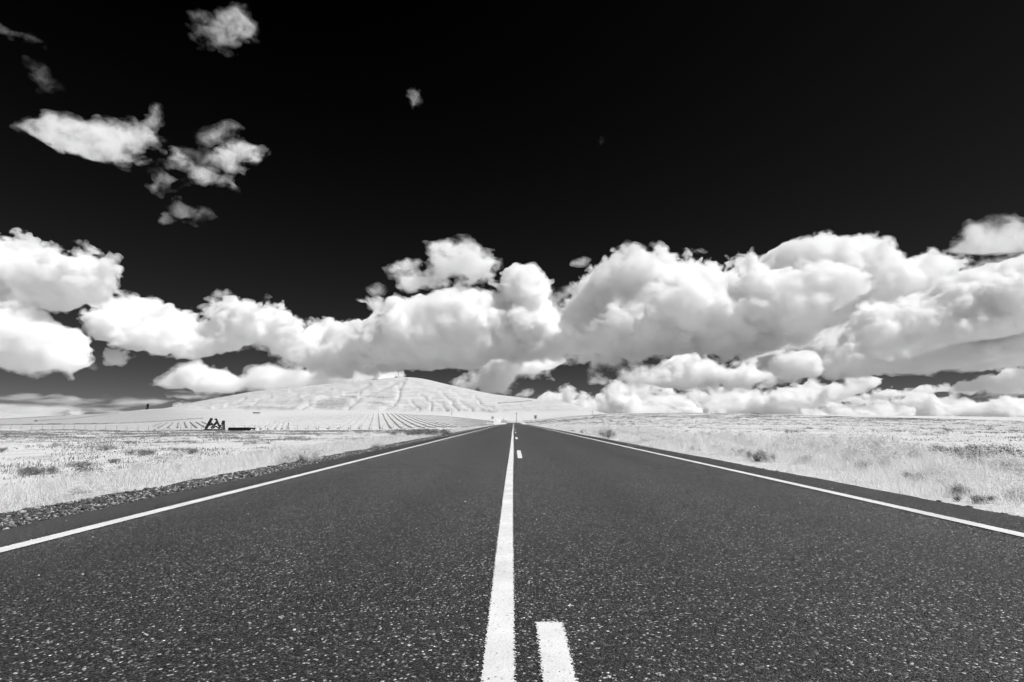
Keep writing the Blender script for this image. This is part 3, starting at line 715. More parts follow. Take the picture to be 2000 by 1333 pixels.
M_PALE = leaf_mat('pale_leaf', 0.82, 0.94, 0.42)
M_DARK = leaf_mat('dark_scrub_leaf', 0.08, 0.50, 0.2)
M_MID = leaf_mat('grey_scrub_leaf', 0.22, 0.6, 0.3)
M_SPECK = leaf_mat('speckled_scrub_leaf', 0.05, 0.42, 0.15)
M_MOUND = leaf_mat('matted_brush', 0.16, 0.36, 0.1)
M_STEM = leaf_mat('woody_stem', 0.08, 0.16, 0.0)

def blades(base, h, w, lean, rng, curl=0.5):
    """Curved tapering blades: base (n,3), h, w, lean (n) -> verts, quads."""
    n = len(base)
    a = rng.uniform(0, 2 * math.pi, n); f = a + rng.uniform(0.9, 2.2, n)
    dx, dy = np.cos(a), np.sin(a); wx, wy = np.cos(f), np.sin(f)
    L = []
    for t, k in ((0, 1.0), (0.55, 0.75), (1.0, 0.12)):
        off = lean * h * (t * (1 - curl) + curl * t * t)
        c = base + np.column_stack([dx * off, dy * off, h * t * (1 - 0.22 * lean * t)])
        ww = (w * k / 2)
        L.append(c - np.column_stack([wx * ww, wy * ww, 0 * ww])); L.append(c + np.column_stack([wx * ww, wy * ww, 0 * ww]))
    V = np.stack(L, 1).reshape(-1, 3)
    i = np.arange(n)[:, None] * 6
    Q = np.concatenate([i + np.array([0, 1, 3, 2]), i + np.array([2, 3, 5, 4])])
    return V, Q

def grass(name, label, spots, per, hgt, wid, lean, spread, rng, mat=None):
    """spots: (n,2) places of tufts; per tuft `per` blades."""
    n = len(spots)
    P = np.repeat(spots, per, axis=0)
    sz = np.repeat(rng.lognormal(0, 0.35, n), per)
    H = np.repeat(hgt, per) if np.ndim(hgt) else np.full(n * per, hgt)
    S = np.repeat(spread, per) if np.ndim(spread) else np.full(n * per, spread)
    W = np.repeat(wid, per) if np.ndim(wid) else np.full(n * per, wid)
    d = rng.normal(size=(n * per, 2)) * (S * sz)[:, None] * 0.5
    xy = P + d
    z = height(xy[:, 0], xy[:, 1]) - 0.015
    base = np.column_stack([xy, z])
    V, Q = blades(base, H * sz * rng.uniform(0.45, 1.15, n * per), W * rng.uniform(0.6, 1.3, n * per), rng.uniform(0.1, lean, n * per), rng)
    o = link_mesh(name, V, Q, mat or M_GRASS)
    tag(o, label, 'grass', kind='stuff')
    return o

def scatter(n, x0, x1, y0, y1, rng, power=1.0, lim=1.35, clump=None):
    """Places between two offsets from the road; power < 1 crowds them near the camera."""
    out = []
    while len(out) < n:
        m = n * 3
        y = y0 + (y1 - y0) * rng.random(m) ** power
        x = rng.uniform(x0, x1, m) if np.isscalar(x1) else None
        k = np.abs(x) < y * lim + 4
        if clump is not None:
            k &= lattice2(x, y, clump[0], clump[1]) + 0.5 * lattice2(x, y, clump[0] / 3, clump[1] + 1) > rng.normal(clump[2], 0.35, m)
        out.extend(np.column_stack([x, y])[k].tolist())
    return np.array(out[:n])

rng = np.random.default_rng(77)
def tufty(n, x0, x1, y0, y1, power, lam, seed, thr):
    return scatter(n, x0, x1, y0, y1, rng, power, 1.3, (lam, seed, thr))
# bleached grass of the right verge: low at the asphalt, taller and clumped behind
s1 = np.concatenate([tufty(2600, 4.36, 8.8, 2.6, 17, 1.0, 1.2, 41, .1), scatter(1000, 4.34, 9, 2.6, 17, rng)])
h1 = (0.04 + 0.145 * smooth(4.35, 5.9, s1[:, 0])) * np.clip(0.85 + 1.1 * lattice2(s1[:, 0], s1[:, 1], 0.9, 47), .25, 1.8)
grass('grass', 'tall bleached grass thick along the right edge of the road', s1, 34, h1, 0.0042, 1.15, 0.20, rng, M_BRIGHT)
s2 = np.concatenate([tufty(2900, 4.36, 10, 16, 80, 1.5, 1.6, 42, .1), scatter(1200, 4.36, 10, 16, 80, rng, 1.5)])
h2 = (0.07 + 0.22 * smooth(4.4, 6.2, s2[:, 0])) * np.clip(0.85 + 0.7 * lattice2(s2[:, 0], s2[:, 1], 1.4, 48), .35, 1.6)
grass('grass', 'bleached grass along the right verge towards the skyline', s2, 18, h2, 0.010, 1.1, 0.36, rng, M_BRIGHT)
# short grass of the left verge
s3 = np.concatenate([tufty(4200, -10.5, -4.86, 2.6, 24, 1.1, 1.5, 43, 0), scatter(2400, -10.5, -4.84, 2.6, 24, rng, 1.1)])
h3 = (0.04 + 0.10 * smooth(-4.8, -5.6, s3[:, 0])) * np.clip(0.85 + 0.7 * lattice2(s3[:, 0], s3[:, 1], 1.3, 49), .35, 1.7)
grass('grass', 'short wispy bleached grass behind the gravel on the left', s3, 26, h3, 0.005, 1.3, 0.24, rng)
s4 = tufty(5600, -11, -4.86, 22, 105, 1.5, 2.2, 44, -.1)
grass('grass', 'bleached grass along the left verge towards the skyline', s4, 13, 0.13 + 0.08 * lattice2(s4[:, 0], s4[:, 1], 2.1, 44), 0.013, 1.2, 0.4, rng)
s5 = scatter(420, -4.82, -4.0, 2.8, 60, rng, 1.4)
grass('grass', 'stray tufts of grass growing through the gravel on the left', s5, 14, 0.05, 0.006, 1.3, 0.12, rng)
# sparse tussocks in the open fields
sl = tufty(8000, -90, -9.5, 7, 114, 1.0, 4, 45, .1)
dl = np.hypot(sl[:, 0], sl[:, 1])
grass('grass', 'sparse pale tussocks over the left field', sl, 11, 0.08 + 0.04 * lattice2(sl[:, 0], sl[:, 1], 5, 45), 0.006 + dl * 0.0003, 1.4, 0.42, rng)
sr = tufty(11000, 8.6, 130, 7, 170, 1.0, 4, 46, .0)
dr = np.hypot(sr[:, 0], sr[:, 1])
grass('grass', 'pale tussocks over the right field', sr, 11, 0.12 + 0.06 * lattice2(sr[:, 0], sr[:, 1], 5, 46), 0.006 + dr * 0.0003, 1.3, 0.42, rng)

# darker low scrub one could not count
sd_ = np.concatenate([scatter(6500, -100, -8, 10, 116, rng, 0.85, 1.1, (9, 51, .1)), scatter(13000, 7.0, 220, 10, 440, rng, 0.9, 1.1, (9, 53, .05))])
rd = np.hypot(sd_[:, 0], sd_[:, 1])
o = grass('scrub', 'low dark scrub speckling the pale fields on both sides', sd_, 15, 0.12 + 0.04 * lattice2(sd_[:, 0], sd_[:, 1], 8, 55), 0.012 + rd * 0.0005, 1.5, 0.5, rng, M_SPECK)
o['category'] = 'scrub'

# ---------------------------------------------------------------- bushes
def bush_mesh(name, n, rx, rz, leaf, rng, mat, lumps=5, droop=0.0):
    """Leaf clumps spread over several lobes, on short stems."""
    c = rng.normal(size=(lumps, 3)) * np.array([rx * .62, rx * .62, rz * .2]); c[:, 2] = np.abs(c[:, 2]) + rz * 0.42
    k = rng.integers(0, lumps, n)
    d = rng.normal(size=(n, 3)); d /= np.linalg.norm(d, axis=1)[:, None]
    rr = np.where(rng.random(n) < .45, rng.random(n) ** 0.35, np.clip(np.abs(rng.normal(0, .75, n)), 0, 1.7))
    ph = np.arctan2(d[:, 1], d[:, 0])[:, None] * np.arange(2, 6)[None] + rng.uniform(0, 6.28, (lumps, 4))[k]
    rr *= 0.8 + 0.16 * np.sin(ph).sum(1) * np.sign(rng.normal(size=lumps))[k]
    lob = rng.uniform(0.32, 0.75, lumps)[k]
    p = c[k] + d * rr[:, None] * np.column_stack([lob * rx, lob * rx, lob * rz])
    p[:, 2] = np.maximum(p[:, 2], rng.uniform(0.0, 0.12, n) * rz)
    a = rng.normal(size=(n, 3)) + d * 0.7; a /= np.linalg.norm(a, axis=1)[:, None]
    b_ = np.cross(a, rng.normal(size=(n, 3))); b_ /= np.linalg.norm(b_, axis=1)[:, None]
    L = leaf * rng.uniform(0.5, 1.4, n)[:, None]
    V = np.stack([p - b_ * L * .12, p + a * L * .5 - b_ * L * .19, p + a * L, p + a * L * .5 + b_ * L * .19], 1).reshape(-1, 3)
    Q = np.arange(4 * n).reshape(n, 4)
    me = link_mesh(name, V, Q, mat)
    return me

def stems_mesh(name, n, rx, rz, rng, parent):
    V, Fc = [], []
    for i in range(n):
        a = rng.uniform(0, 6.283); l = rng.uniform(.4, .9)
        p0 = np.array([rng.normal() * rx * .08, rng.normal() * rx * .08, -0.04]); p1 = np.array([math.cos(a) * rx * l * .8, math.sin(a) * rx * l * .8, rz * rng.uniform(.5, .9)])
        r0, r1 = 0.03 * rx + .004, 0.012 * rx + .002
        o = len(V)
        for p, r in ((p0, r0), ((p0 + p1) / 2 + np.array([0, 0, rz * .08]), (r0 + r1) / 2), (p1, r1)):
            for k in range(4):
                V.append(p + np.array([math.cos(k * 1.571) * r, math.sin(k * 1.571) * r, 0]))
        for s in range(2):
            for k in range(4):
                Fc.append((o + s * 4 + k, o + s * 4 + (k + 1) % 4, o + s * 4 + 4 + (k + 1) % 4, o + s * 4 + 4 + k))
    return link_mesh(name, V, Fc, M_STEM, parent)

def place(o, x, y, s=1.0, rz=0.0, sink=0.02, sz=None):
    o.location = (x, y, gz(x, y) - sink); o.scale = (s, s, sz if sz else s); o.rotation_euler = (0, 0, rz)

# the bushes one notices
def big_bush(u, v, width_px, ratio, mat, label, seed, n=1400, lumps=7, name='bush', hi=6000, leaf=None):
    g = on_ground(u, v, 2.5, hi)
    rng = np.random.default_rng(seed)
    R = width_px / F * g[1] / 2
    o = bush_mesh(name, n * 4, R * .8, R * 2 * ratio * .8, leaf or max(R * 0.065, .018), rng, mat, lumps + 3)
    o.location = (g[0], g[1], g[2] - 0.02)
    stems_mesh('stem', 14, R * .8, R * 1.4 * ratio, rng, o)
    tag(o, label, 'bush')
    return o
big_bush(586, 903, 62, .52, M_PALE, 'round white bush touching the gravel on the left side of the road', 101, 2600)
big_bush(822, 852, 78, .17, M_MOUND, 'long low dark mound of brush between the left field and the road', 102, 2400, 12)
big_bush(757, 857, 18, .4, M_DARK, 'small dark bush just left of the long low brush mound', 103, 500)
big_bush(732, 876, 30, .5, M_PALE, 'pale bush between the brush mound and the round white bush', 104, 900)
big_bush(1190, 858, 34, .62, M_MID, 'dark twiggy bush standing at the right edge of the road', 105, 1500)
big_bush(1138, 847, 18, .5, M_MID, 'smaller twiggy bush farther along the right edge of the road', 106, 700)
big_bush(1480, 902, 46, .6, M_MID, 'grey bush sunk in the tall grass of the right verge, midway along', 107, 1400)
big_bush(1858, 893, 78, .3, M_DARK, 'dark spreading clump behind the tall grass, left of the darkest clump', 108, 2200, 9)
big_bush(1962, 908, 120, .30, M_DARK, 'darkest and widest clump in the right field, at the frame edge', 109, 3200, 11)
big_bush(1655, 913, 26, .8, M_MID, 'narrow grey bush standing in the tall grass on the right', 110, 900)
big_bush(1742, 905, 130, .42, M_PALE, 'broad white bush rising above the tall grass on the right', 111, 4200, 9)
big_bush(1600, 895, 80, .42, M_PALE, 'white bush above the verge grass, left of the broad white bush', 112, 2600, 8)
big_bush(1440, 890, 60, .42, M_PALE, 'white bush at the road side, left of the grey sunken bush', 113, 2000, 7)
big_bush(158, 912, 34, .4, M_DARK, 'dark round bush alone in the near left field', 114, 1200)
big_bush(285, 889, 46, .26, M_DARK, 'pair of joined dark bushes in the middle of the left field', 115, 1400, 4)
big_bush(208, 880, 34, .45, M_MID, 'upright grey bush in the middle of the left field', 116, 1100)
big_bush(375, 886, 30, .4, M_DARK, 'dark bush right of the joined pair in the left field', 117, 1000)
big_bush(70, 928, 60, .32, M_DARK, 'spreading dark bush near the lower left of the left field', 118, 1800, 6)
big_bush(3, 884, 22, .6, M_DARK, 'dark bush cut by the left frame edge', 119, 900)
big_bush(222, 904, 26, .4, M_DARK, 'small dark bush right of the lone dark round bush', 120, 900)

# sagebrush, one object each, in four looks
rng = np.random.default_rng(404)
protos = {}
for kind, mat in (('dark', M_DARK), ('grey', M_MID), ('pale', M_PALE)):
    protos[kind] = []
    for k in range(3):
        o = bush_mesh('sagebrush', 900, 0.42, 0.40 + .06 * k, 0.055, np.random.default_rng(200 + k + len(protos) * 10), mat, 4 + k)
        protos[kind].append(o)
used = set()
def sage(kind, x, y, s, label, group):
    p = protos[kind][int(rng.integers(0, 3))]
    if p.name in used:
        o = p.copy(); C.objects.link(o)
    else:
        o = p; used.add(p.name)
    place(o, x, y, s, rng.uniform(0, 6.28), sz=s * rng.uniform(.4, .8))
    tag(o, label, 'sagebrush', group)
for side, sp in (('left', scatter(125, -82, -8.5, 9, 108, rng, 0.75, 1.02)), ('right', scatter(150, 7.5, 120, 9, 175, rng, 0.9, 1.02))):
    for x, y in sp:
        kind = rng.choice(['dark', 'grey', 'pale'], p=[.5, .3, .2] if side == 'left' else [.42, .38, .2])
        word = {'dark': 'dark low', 'grey': 'grey mottled', 'pale': 'pale whitish'}[kind]
        sage(kind, x, y, float(rng.uniform(.45, 1.1)) * (1.0 if side == 'left' else 1.2), f'{word} sagebrush scattered in the open field {"left" if side == "left" else "right"} of the road', f'{kind} sagebrush in the {side} field')

# rabbitbrush mixed into the right verge
rng = np.random.default_rng(515)
vp = [bush_mesh('rabbitbrush', 5200, 0.32, 0.34, 0.03, np.random.default_rng(300 + k), m, 6) for k, m in enumerate((M_PALE, M_PALE, M_MID, M_DARK))]
first = set()
for x, y in np.concatenate([scatter(170, 4.9, 11, 4.8, 55, rng, 1.25, 1.12), scatter(34, -10.5, -5.3, 6, 60, rng, 1.2, 1.1)]):
    k = int(rng.choice([0, 1, 2, 3], p=[.41, .41, .11, .07])); p = vp[k]
    o = p if k not in first else p.copy()
    if k in first: C.objects.link(o)
    first.add(k)
    s_ = float(rng.uniform(.7, 1.75)) * (0.5 if k > 1 else 1.0) * float(np.clip(.3 + (abs(x) - 4.6) * .4, .35, 1)) * (1 if x > 0 else .7)
    place(o, x, y, s_, rng.uniform(0, 6.28), sz=s_ * rng.uniform(.6, .95))
    w = ('white', 'white', 'grey', 'dark')[k]
    sd = 'right' if x > 0 else 'left'
    tag(o, f'{w} rounded brush clump growing in the grass of the {sd} verge', 'bush', f'{w} brush clumps in the {sd} verge')

# ---------------------------------------------------------------- gravel
m_stone, nt, b = new_mat('basalt_gravel')
g = nd(nt, 'ShaderNodeNewGeometry')
t = ramp(nt, g.outputs['Random Per Island'], [(0.0, 0.05), (0.5, 0.11), (0.8, 0.24), (0.94, 0.42), (1.0, 0.6)])
t = math_n(nt, 'MULTIPLY', t, ramp(nt, noise_n(nt, g.outputs['Position'], 60, 3), [(0.3, 0.7), (0.7, 1.2)]))
nt.links.new(t, b.inputs['Base Color'])
m_bed, nt, b = new_mat('dark_gravel_bed')
geo = nd(nt, 'ShaderNodeNewGeometry').outputs['Position']
t = ramp(nt, noise_n(nt, geo, 40, 4, 0.7), [(0.3, 0.02), (0.55, 0.06), (0.75, 0.22)])
nt.links.new(t, b.inputs['Base Color'])

def bed(name, x0, x1, ys, label, w0=0.05, w1=0.12, sd=61):
    cols = []
    for t in (0, .33, .66, 1):
        wob = (w0 * (1 - t) + w1 * t) * lattice2(ys * 0 + t * 0, ys, 0.9, sd) + (w1 * t) * .8 * lattice2(ys * 0, ys, 0.25, sd + 1)
        x = x0 + (x1 - x0) * t + np.sign(x1 - x0) * wob
        cols.append(np.column_stack([x, ys, height(x, ys) + 0.012]))
    n = len(ys); V = np.concatenate(cols); Q = []
    for k in range(3):
        a = np.arange(n - 1) + k * n
        Q.append(np.column_stack([a, a + 1, a + n + 1, a + n]) if x1 < x0 else np.column_stack([a, a + n, a + n + 1, a + 1]))
    o = link_mesh(name, V, np.concatenate(Q), m_bed); tag(o, label, kind='structure')
ysb = np.concatenate([np.arange(1.5, 40, .12), np.arange(40, 150, .6)])
bed('gravel_shoulder', -3.78, -4.80, ysb, 'dark gravel shoulder along the left edge of the road', sd=61)
bed('gravel_shoulder', 4.24, 4.36, ysb, 'thin line of dirt along the right edge of the road', .01, .09, sd=63)

ICO_V, ICO_F = None, None
import bmesh
bm_ = bmesh.new(); bmesh.ops.create_icosphere(bm_, subdivisions=1, radius=1.0)
ICO_V = np.array([v.co[:] for v in bm_.verts]); ICO_F = np.array([[v.index for v in f.verts] for f in bm_.faces]); bm_.free()

def stones(name, label, xy, size, rng, lift=0.3, mat=None):
    n = len(xy)
    v = ICO_V[None] * rng.uniform(0.7, 1.25, (n, len(ICO_V), 1))
    v = v * rng.uniform([.75, .75, .42], [1.3, 1.3, .85], (n, 3))[:, None, :] * size[:, None, None]
    a = rng.uniform(0, 6.283, n); ca, sa = np.cos(a)[:, None], np.sin(a)[:, None]
    x = v[..., 0] * ca - v[..., 1] * sa; y = v[..., 0] * sa + v[..., 1] * ca
    z0 = np.where((xy[:, 0] > EDGE_L) & (xy[:, 0] < EDGE_R), road_z(xy[:, 1]), height(xy[:, 0], xy[:, 1]) + 0.012)
    V = np.stack([x + xy[:, 0, None], y + xy[:, 1, None], v[..., 2] + (z0 + size * lift)[:, None]], -1).reshape(-1, 3)
    Q = (ICO_F[None] + (np.arange(n) * len(ICO_V))[:, None, None]).reshape(-1, 3)
    o = link_mesh(name, V, Q, mat or m_stone); tag(o, label, 'gravel', kind='stuff'); return o
rng = np.random.default_rng(909)
n = 22000
yg = 2.2 + 24 * rng.random(n) ** 1.1
xg = -3.80 - 1.0 * rng.beta(1.1, 1.2, n) - 0.08 * lattice2(yg * 0, yg, .9, 61)
A = np.column_stack([xg, yg])
n = 9000
yg = 24 + 90 * rng.random(n) ** 1.4; xg = -3.80 - 1.0 * rng.random(n)
B = np.column_stack([xg, yg])
n = 1500
yg = 3 + 60 * rng.random(n) ** 1.4; xg = 4.23 + 0.16 * rng.random(n) ** 1.5
Cc = np.column_stack([xg, yg])
XY = np.concatenate([A, B, Cc])
sz = np.concatenate([rng.lognormal(math.log(.0085), .55, len(A)), rng.lognormal(math.log(.017), .45, len(B)), rng.lognormal(math.log(.012), .4, len(Cc))])
stones('gravel', 'loose dark gravel heaped along both edges of the asphalt', XY, np.clip(sz, .004, .032), rng)
n = 260
yg = 1.6 + 14 * rng.random(n) ** 1.6; xg = rng.uniform(-3.6, 4.1, n)
stones('gravel', 'a few pale stone chips lying loose on the asphalt', np.column_stack([xg, yg]), np.clip(rng.lognormal(math.log(.0042), .35, n), .002, .009), rng, .5, M_PALE)
# ---------------------------------------------------------------- things built by people
class MB:
    def __init__(s): s.v = []; s.f = []
    def box(s, c, d, rot=None):
        o = len(s.v); M = rot or Matrix.Identity(3)
        for i in (-.5, .5):
            for j in (-.5, .5):
                for k in (-.5, .5):
                    s.v.append(tuple(Vector(c) + M @ Vector((i * d[0], j * d[1], k * d[2]))))
        s.f += [tuple(o + q for q in f) for f in ((0, 1, 3, 2), (4, 6, 7, 5), (0, 4, 5, 1), (2, 3, 7, 6), (0, 2, 6, 4), (1, 5, 7, 3))]
        return s
    def bar(s, a, b, w, h=None):
        """A square bar from a to b."""
        a, b = Vector(a), Vector(b); d = b - a
        return s.box((a + b) / 2, (h or w, w, d.length), d.to_track_quat('Z', 'Y').to_matrix())
    def tube(s, a, b, r, r2=None, n=10):
        a, b = Vector(a), Vector(b); q = (b - a).to_track_quat('Z', 'Y').to_matrix(); o = len(s.v)
        for p, rr in ((a, r), (b, r if r2 is None else r2)):
            for k in range(n):
                t = 2 * math.pi * k / n; s.v.append(tuple(p + q @ Vector((math.cos(t) * rr, math.sin(t) * rr, 0))))
        s.f += [(o + k, o + (k + 1) % n, o + n + (k + 1) % n, o + n + k) for k in range(n)]
        s.f += [tuple(o + k for k in reversed(range(n))), tuple(o + n + k for k in range(n))]
        return s
    def poly(s, pts, y0, y1):
        """An outline in x, z given thickness from y0 to y1."""
        o = len(s.v); n = len(pts)
        for y in (y0, y1): s.v += [(p[0], y, p[1]) for p in pts]
        s.f += [tuple(o + k for k in range(n)), tuple(o + n + k for k in reversed(range(n)))]
        s.f += [(o + k, o + n + k, o + n + (k + 1) % n, o + (k + 1) % n) for k in range(n)]
        return s
    def build(s, name, mat, parent=None): return link_mesh(name, s.v, s.f, mat, parent)

def plain(name, c, rough=0.7, var=0.25, scale=3.0, metal=0.0):
    m, nt, b = new_mat(name)
    tc = nd(nt, 'ShaderNodeTexCoord').outputs['Object']
    t = ramp(nt, noise_n(nt, tc, scale, 4, .6), [(0.3, c * (1 - var)), (0.7, min(c * (1 + var), .85))])
    nt.links.new(t, b.inputs['Base Color']); b.inputs['Roughness'].default_value = rough; b.inputs['Metallic'].default_value = metal
    return m
M_IRON = plain('rusted_black_iron', 0.04, .75, .5)
M_BLACK = plain('black_painted_steel', 0.016, .6, .3)
M_WOOD = plain('weathered_timber', 0.42, .9, .3, 6)
M_GREY = plain('galvanised_steel', 0.42, .5, .15)
M_WHITE = plain('white_sheet', 0.78, .6, .05)
M_WALL = plain('pale_plaster', 0.6, .9, .1)
M_ROOF = plain('dark_roof', 0.05, .8, .2)
M_RUBBER = plain('rubber_tyre', 0.02, .9, .2)
M_VINE = leaf_mat('vine_leaf', 0.66, 0.86, 0.45)

def empty(name, p, rz=0.0, label=None, cat=None, group=None):
    o = bpy.data.objects.new(name, None); C.objects.link(o); o.location = p; o.rotation_euler = (0, 0, rz); o.empty_display_size = .3
    return tag(o, label, cat, group)

# --- folded farm implement: W of dark wings and braces on a low chassis
g = on_ground(418, 841, 60, 160); k = g[1] / F
root = empty('farm_implement', g, 0, 'dark folded farm implement shaped like a ragged W beside the low trailer', 'farm implement')
px = lambda u, v: ((u - 418) * k, (841.5 - v) * k)
def member(mb, p, q, w, y=0.0):
    a, b_ = px(*p), px(*q); mb.bar((a[0], y, a[1]), (b_[0], y, b_[1]), w * k * 1.4, w * k * 1.08); return mb
m = MB()
m.poly([px(403, 839), (px(404, 840)[0], px(404, 840)[1]), px(409, 842.4), px(419, 842.8), px(428, 842.2), px(434, 840.0), px(434, 839), px(424, 839.8), px(414, 840)], -1.3, 1.3)
m.build('chassis', M_BLACK, root)
m = MB(); member(m, (402, 838.5), (411.6, 818.5), 2.9, 0); member(m, (405.5, 832), (414, 829.5), 1.8, .1)
member(m, (409, 825), (413.5, 829), 1.5, -.1); m.build('folded_wing', M_IRON, root)
m = MB(); member(m, (436.2, 839), (434.6, 823), 3.0, 0); member(m, (431.5, 830), (435, 823.3), 1.8, .1); member(m, (424, 831.3), (435, 832), 1.5, -.1)
m.build('folded_wing', M_IRON, root)
m = MB(); member(m, (412.5, 837.5), (423.5, 824), 2.4, 0); member(m, (424.5, 829), (420.3, 819.8), 2.0, 0); member(m, (417.5, 820.2), (421.5, 820.0), 1.6, 0)
member(m, (424, 827.5), (428, 838.5), 1.5, .2); member(m, (410, 830.5), (415.5, 831.5), 1.6, .1)
m.build('centre_mast', M_IRON, root)
m = MB(); member(m, (417, 838), (423.5, 833.5), 1.2, -.4); member(m, (423, 833.5), (429.5, 838), 1.4, -.4); member(m, (413, 829), (410, 836), .9, .5); member(m, (426, 832), (431, 839), 1.0, .5)
m.build('brace', M_IRON, root)
for x in (-1.0, 1.0):
    m = MB().tube((x - .09, -1.42, .12), (x + .09, -1.42, .12), .20, n=16); m.build('wheel', M_RUBBER, root)

# --- low dark flatbed trailer
g = on_ground(472, 842, 60, 160); k = g[1] / F
root = empty('flatbed_trailer', g, 0, 'long low black flatbed trailer parked in front of the vineyard fence', 'trailer')
L = 44 * k
m = MB().box((0, 0, .58), (L, 2.1, .14)).box((0, -.9, .44), (L * .98, .10, .14)).box((0, .9, .44), (L * .98, .10, .14)); m.build('deck', M_BLACK, root)
m = MB()
m.poly([(-L / 2, .08), (-L / 2 + .28, .72), (L / 2, .72), (L / 2 + .05, .12)], -1.09, -1.055); m.build('side_board', M_BLACK, root)
for i in range(6):
    x = -L * .4 + L * .8 * i / 5
    m = MB().tube((x, -1.05, .19), (x, -.82, .19), .20, n=16); m.build('wheel', M_RUBBER, root)
m = MB().bar((L / 2, 0, .36), (L / 2 + .4, 0, .30), .09); m.build('drawbar', M_BLACK, root)

# --- wire fence at the far side of the left field
def fence(name, us, v, label, hgt=1.15, step=2.3, y_at=112):
    xs = np.arange(spot(us[0], y_at), spot(us[1], y_at), step)
    root = empty(name, (xs[0], y_at, gz(xs[0], y_at)), 0, label, 'fence')
    rng = np.random.default_rng(31); tops = []
    ox, oz = xs[0], gz(xs[0], y_at)
    for x in xs[:98]:
        z = gz(x, y_at); h = hgt * rng.uniform(.85, 1.12)
        m = MB().tube((x - ox, 0, z - oz - .15), (x - ox + rng.normal() * .05, rng.normal() * .04, z - oz + h), .055, .045, 6)
        m.build('post', M_WOOD, root); tops.append((x - ox, z - oz))
    for f in (.3, .6, .95):
        m = MB()
        for (x0, z0), (x1, z1) in zip(tops[:-1], tops[1:]):
            m.tube((x0, -.06, z0 + hgt * f), (x1, -.06, z1 + hgt * f), .008, n=4)
        m.build('wire', M_GREY, root)
fence('wire_fence', (-60, 905), 838, 'wire fence on thin posts along the far edge of the left field')

# --- vineyard rows climbing the slope
def vine_rows(u_dir, y0, y1, s0, s1, gap, label, group, hgt=0.62, wid=0.45, limit=None, mat=None):
    slope = spot(u_dir, 1.0); rng = np.random.default_rng(int(u_dir)); k = 0
    for s in np.arange(s0, s1, gap):
        ys = np.arange(y0, y1, 1.6)
        xs = s + slope * ys
        if limit is not None:
            u = bearing(xs, ys); ok = (u > limit[0] + rng.uniform(0, .22) * (limit[1] - limit[0]) * (limit[1] - limit[0] > 200)) & (u < limit[1])
            if ok.sum() < 12: continue
            ys, xs = ys[ok], xs[ok]
        n = len(ys)
        z = height(xs, ys)
        h = hgt * max(.25, 1 - abs(s) / 34) * (1 + .22 * rng.normal(size=n)); w = wid * (1 + .25 * rng.normal(size=n)); j = rng.normal(size=n) * .07
        h *= np.where(rng.random(n) < .06, .4, 1)
        c = [np.column_stack([xs - w * .35 + j, ys, z - .05]), np.column_stack([xs - w * .5 + j, ys, z + h * .6]), np.column_stack([xs + j * 1.5, ys, z + h]), np.column_stack([xs + w * .5 + j, ys, z + h * .55]), np.column_stack([xs + w * .35 + j, ys, z - .05])]
        V = np.concatenate(c); a = np.arange(n - 1); Q = np.concatenate([np.column_stack([a + q * n, a + q * n + n, a + q * n + n + 1, a + q * n + 1]) for q in range(4)])
        p0 = V[0].copy()
        o = link_mesh('vine_row', V - p0, Q, mat or M_VINE); o.location = p0
        tag(o, label, 'vine row', group); k += 1
vine_rows(735, 126, 325, -95, 74, 2.6, 'grey vine row of the large block climbing the slope below the hill', 'vine rows of the large block', limit=(520, 965))
vine_rows(566, 124, 185, -12, 0, 1.7, 'grey vine row of the small block left of the large vineyard', 'vine rows of the small middle block')
vine_rows(352, 140, 235, -11, 11, 2.6, 'dark crop row fanning out in the field behind the farm implement', 'crop rows in the left hand field', hgt=.4, limit=(300, 410), mat=M_MID)

# --- dark hedge lines across the far fields
def hedge(pts, label, hgt, wid, lo=100, hi=2400, mat=None):
    P = []
    for (u0, v0), (u1, v1) in zip(pts[:-1], pts[1:]):
        a, b_ = on_ground(u0, v0, lo, hi), on_ground(u1, v1, lo, hi)
        for t in np.linspace(0, 1, 40, endpoint=False): P.append(a[:2] * (1 - t) + b_[:2] * t)
    P = np.array(P); n = len(P); rng = np.random.default_rng(n + int(pts[0][1]))
    z = height(P[:, 0], P[:, 1]); h = hgt * rng.uniform(.5, 1.25, n); d = np.gradient(P, axis=0); d /= np.linalg.norm(d, axis=1)[:, None] + 1e-9
    nrm = np.column_stack([-d[:, 1], d[:, 0]]) * wid / 2
    c = [np.column_stack([P - nrm, z - .1]), np.column_stack([P - nrm * .7, z + h * .7]), np.column_stack([P, z + h]), np.column_stack([P + nrm * .7, z + h * .7]), np.column_stack([P + nrm, z - .1])]
    V = np.concatenate(c); a = np.arange(n - 1); Q = np.concatenate([np.column_stack([a + q * n, a + q * n + n, a + q * n + n + 1, a + q * n + 1]) for q in range(4)])
    p0 = V[0].copy(); o = link_mesh('hedgerow', V - p0, Q, mat or M_DARK); o.location = p0; tag(o, label, 'hedgerow')
hedge([(-40, 832.0), (42, 830.3), (210, 828.6), (300, 825.0), (398, 818)], 'long dark hedgerow bordering the crop rows in the left field', .7, 1.6, 150, 600)
hedge([(70, 823.5), (140, 819.0), (205, 811), (232, 807.5)], 'dark hedgerow climbing towards the skyline left of the dark tower', 1.5, 5.0, 500, 1250)
hedge([(0, 819.5), (60, 816.2), (128, 812.6)], 'faint hedgerow on the far left skyline', 1.3, 4.0, 700, 1250)
hedge([(973, 788.3), (1000, 786.8), (1040, 783.6)], 'dark line of the road cut on the right shoulder of the hill', 3.5, 5.0, 1500, 2490)  # the dark road cut, drawn as a hedge-like strip

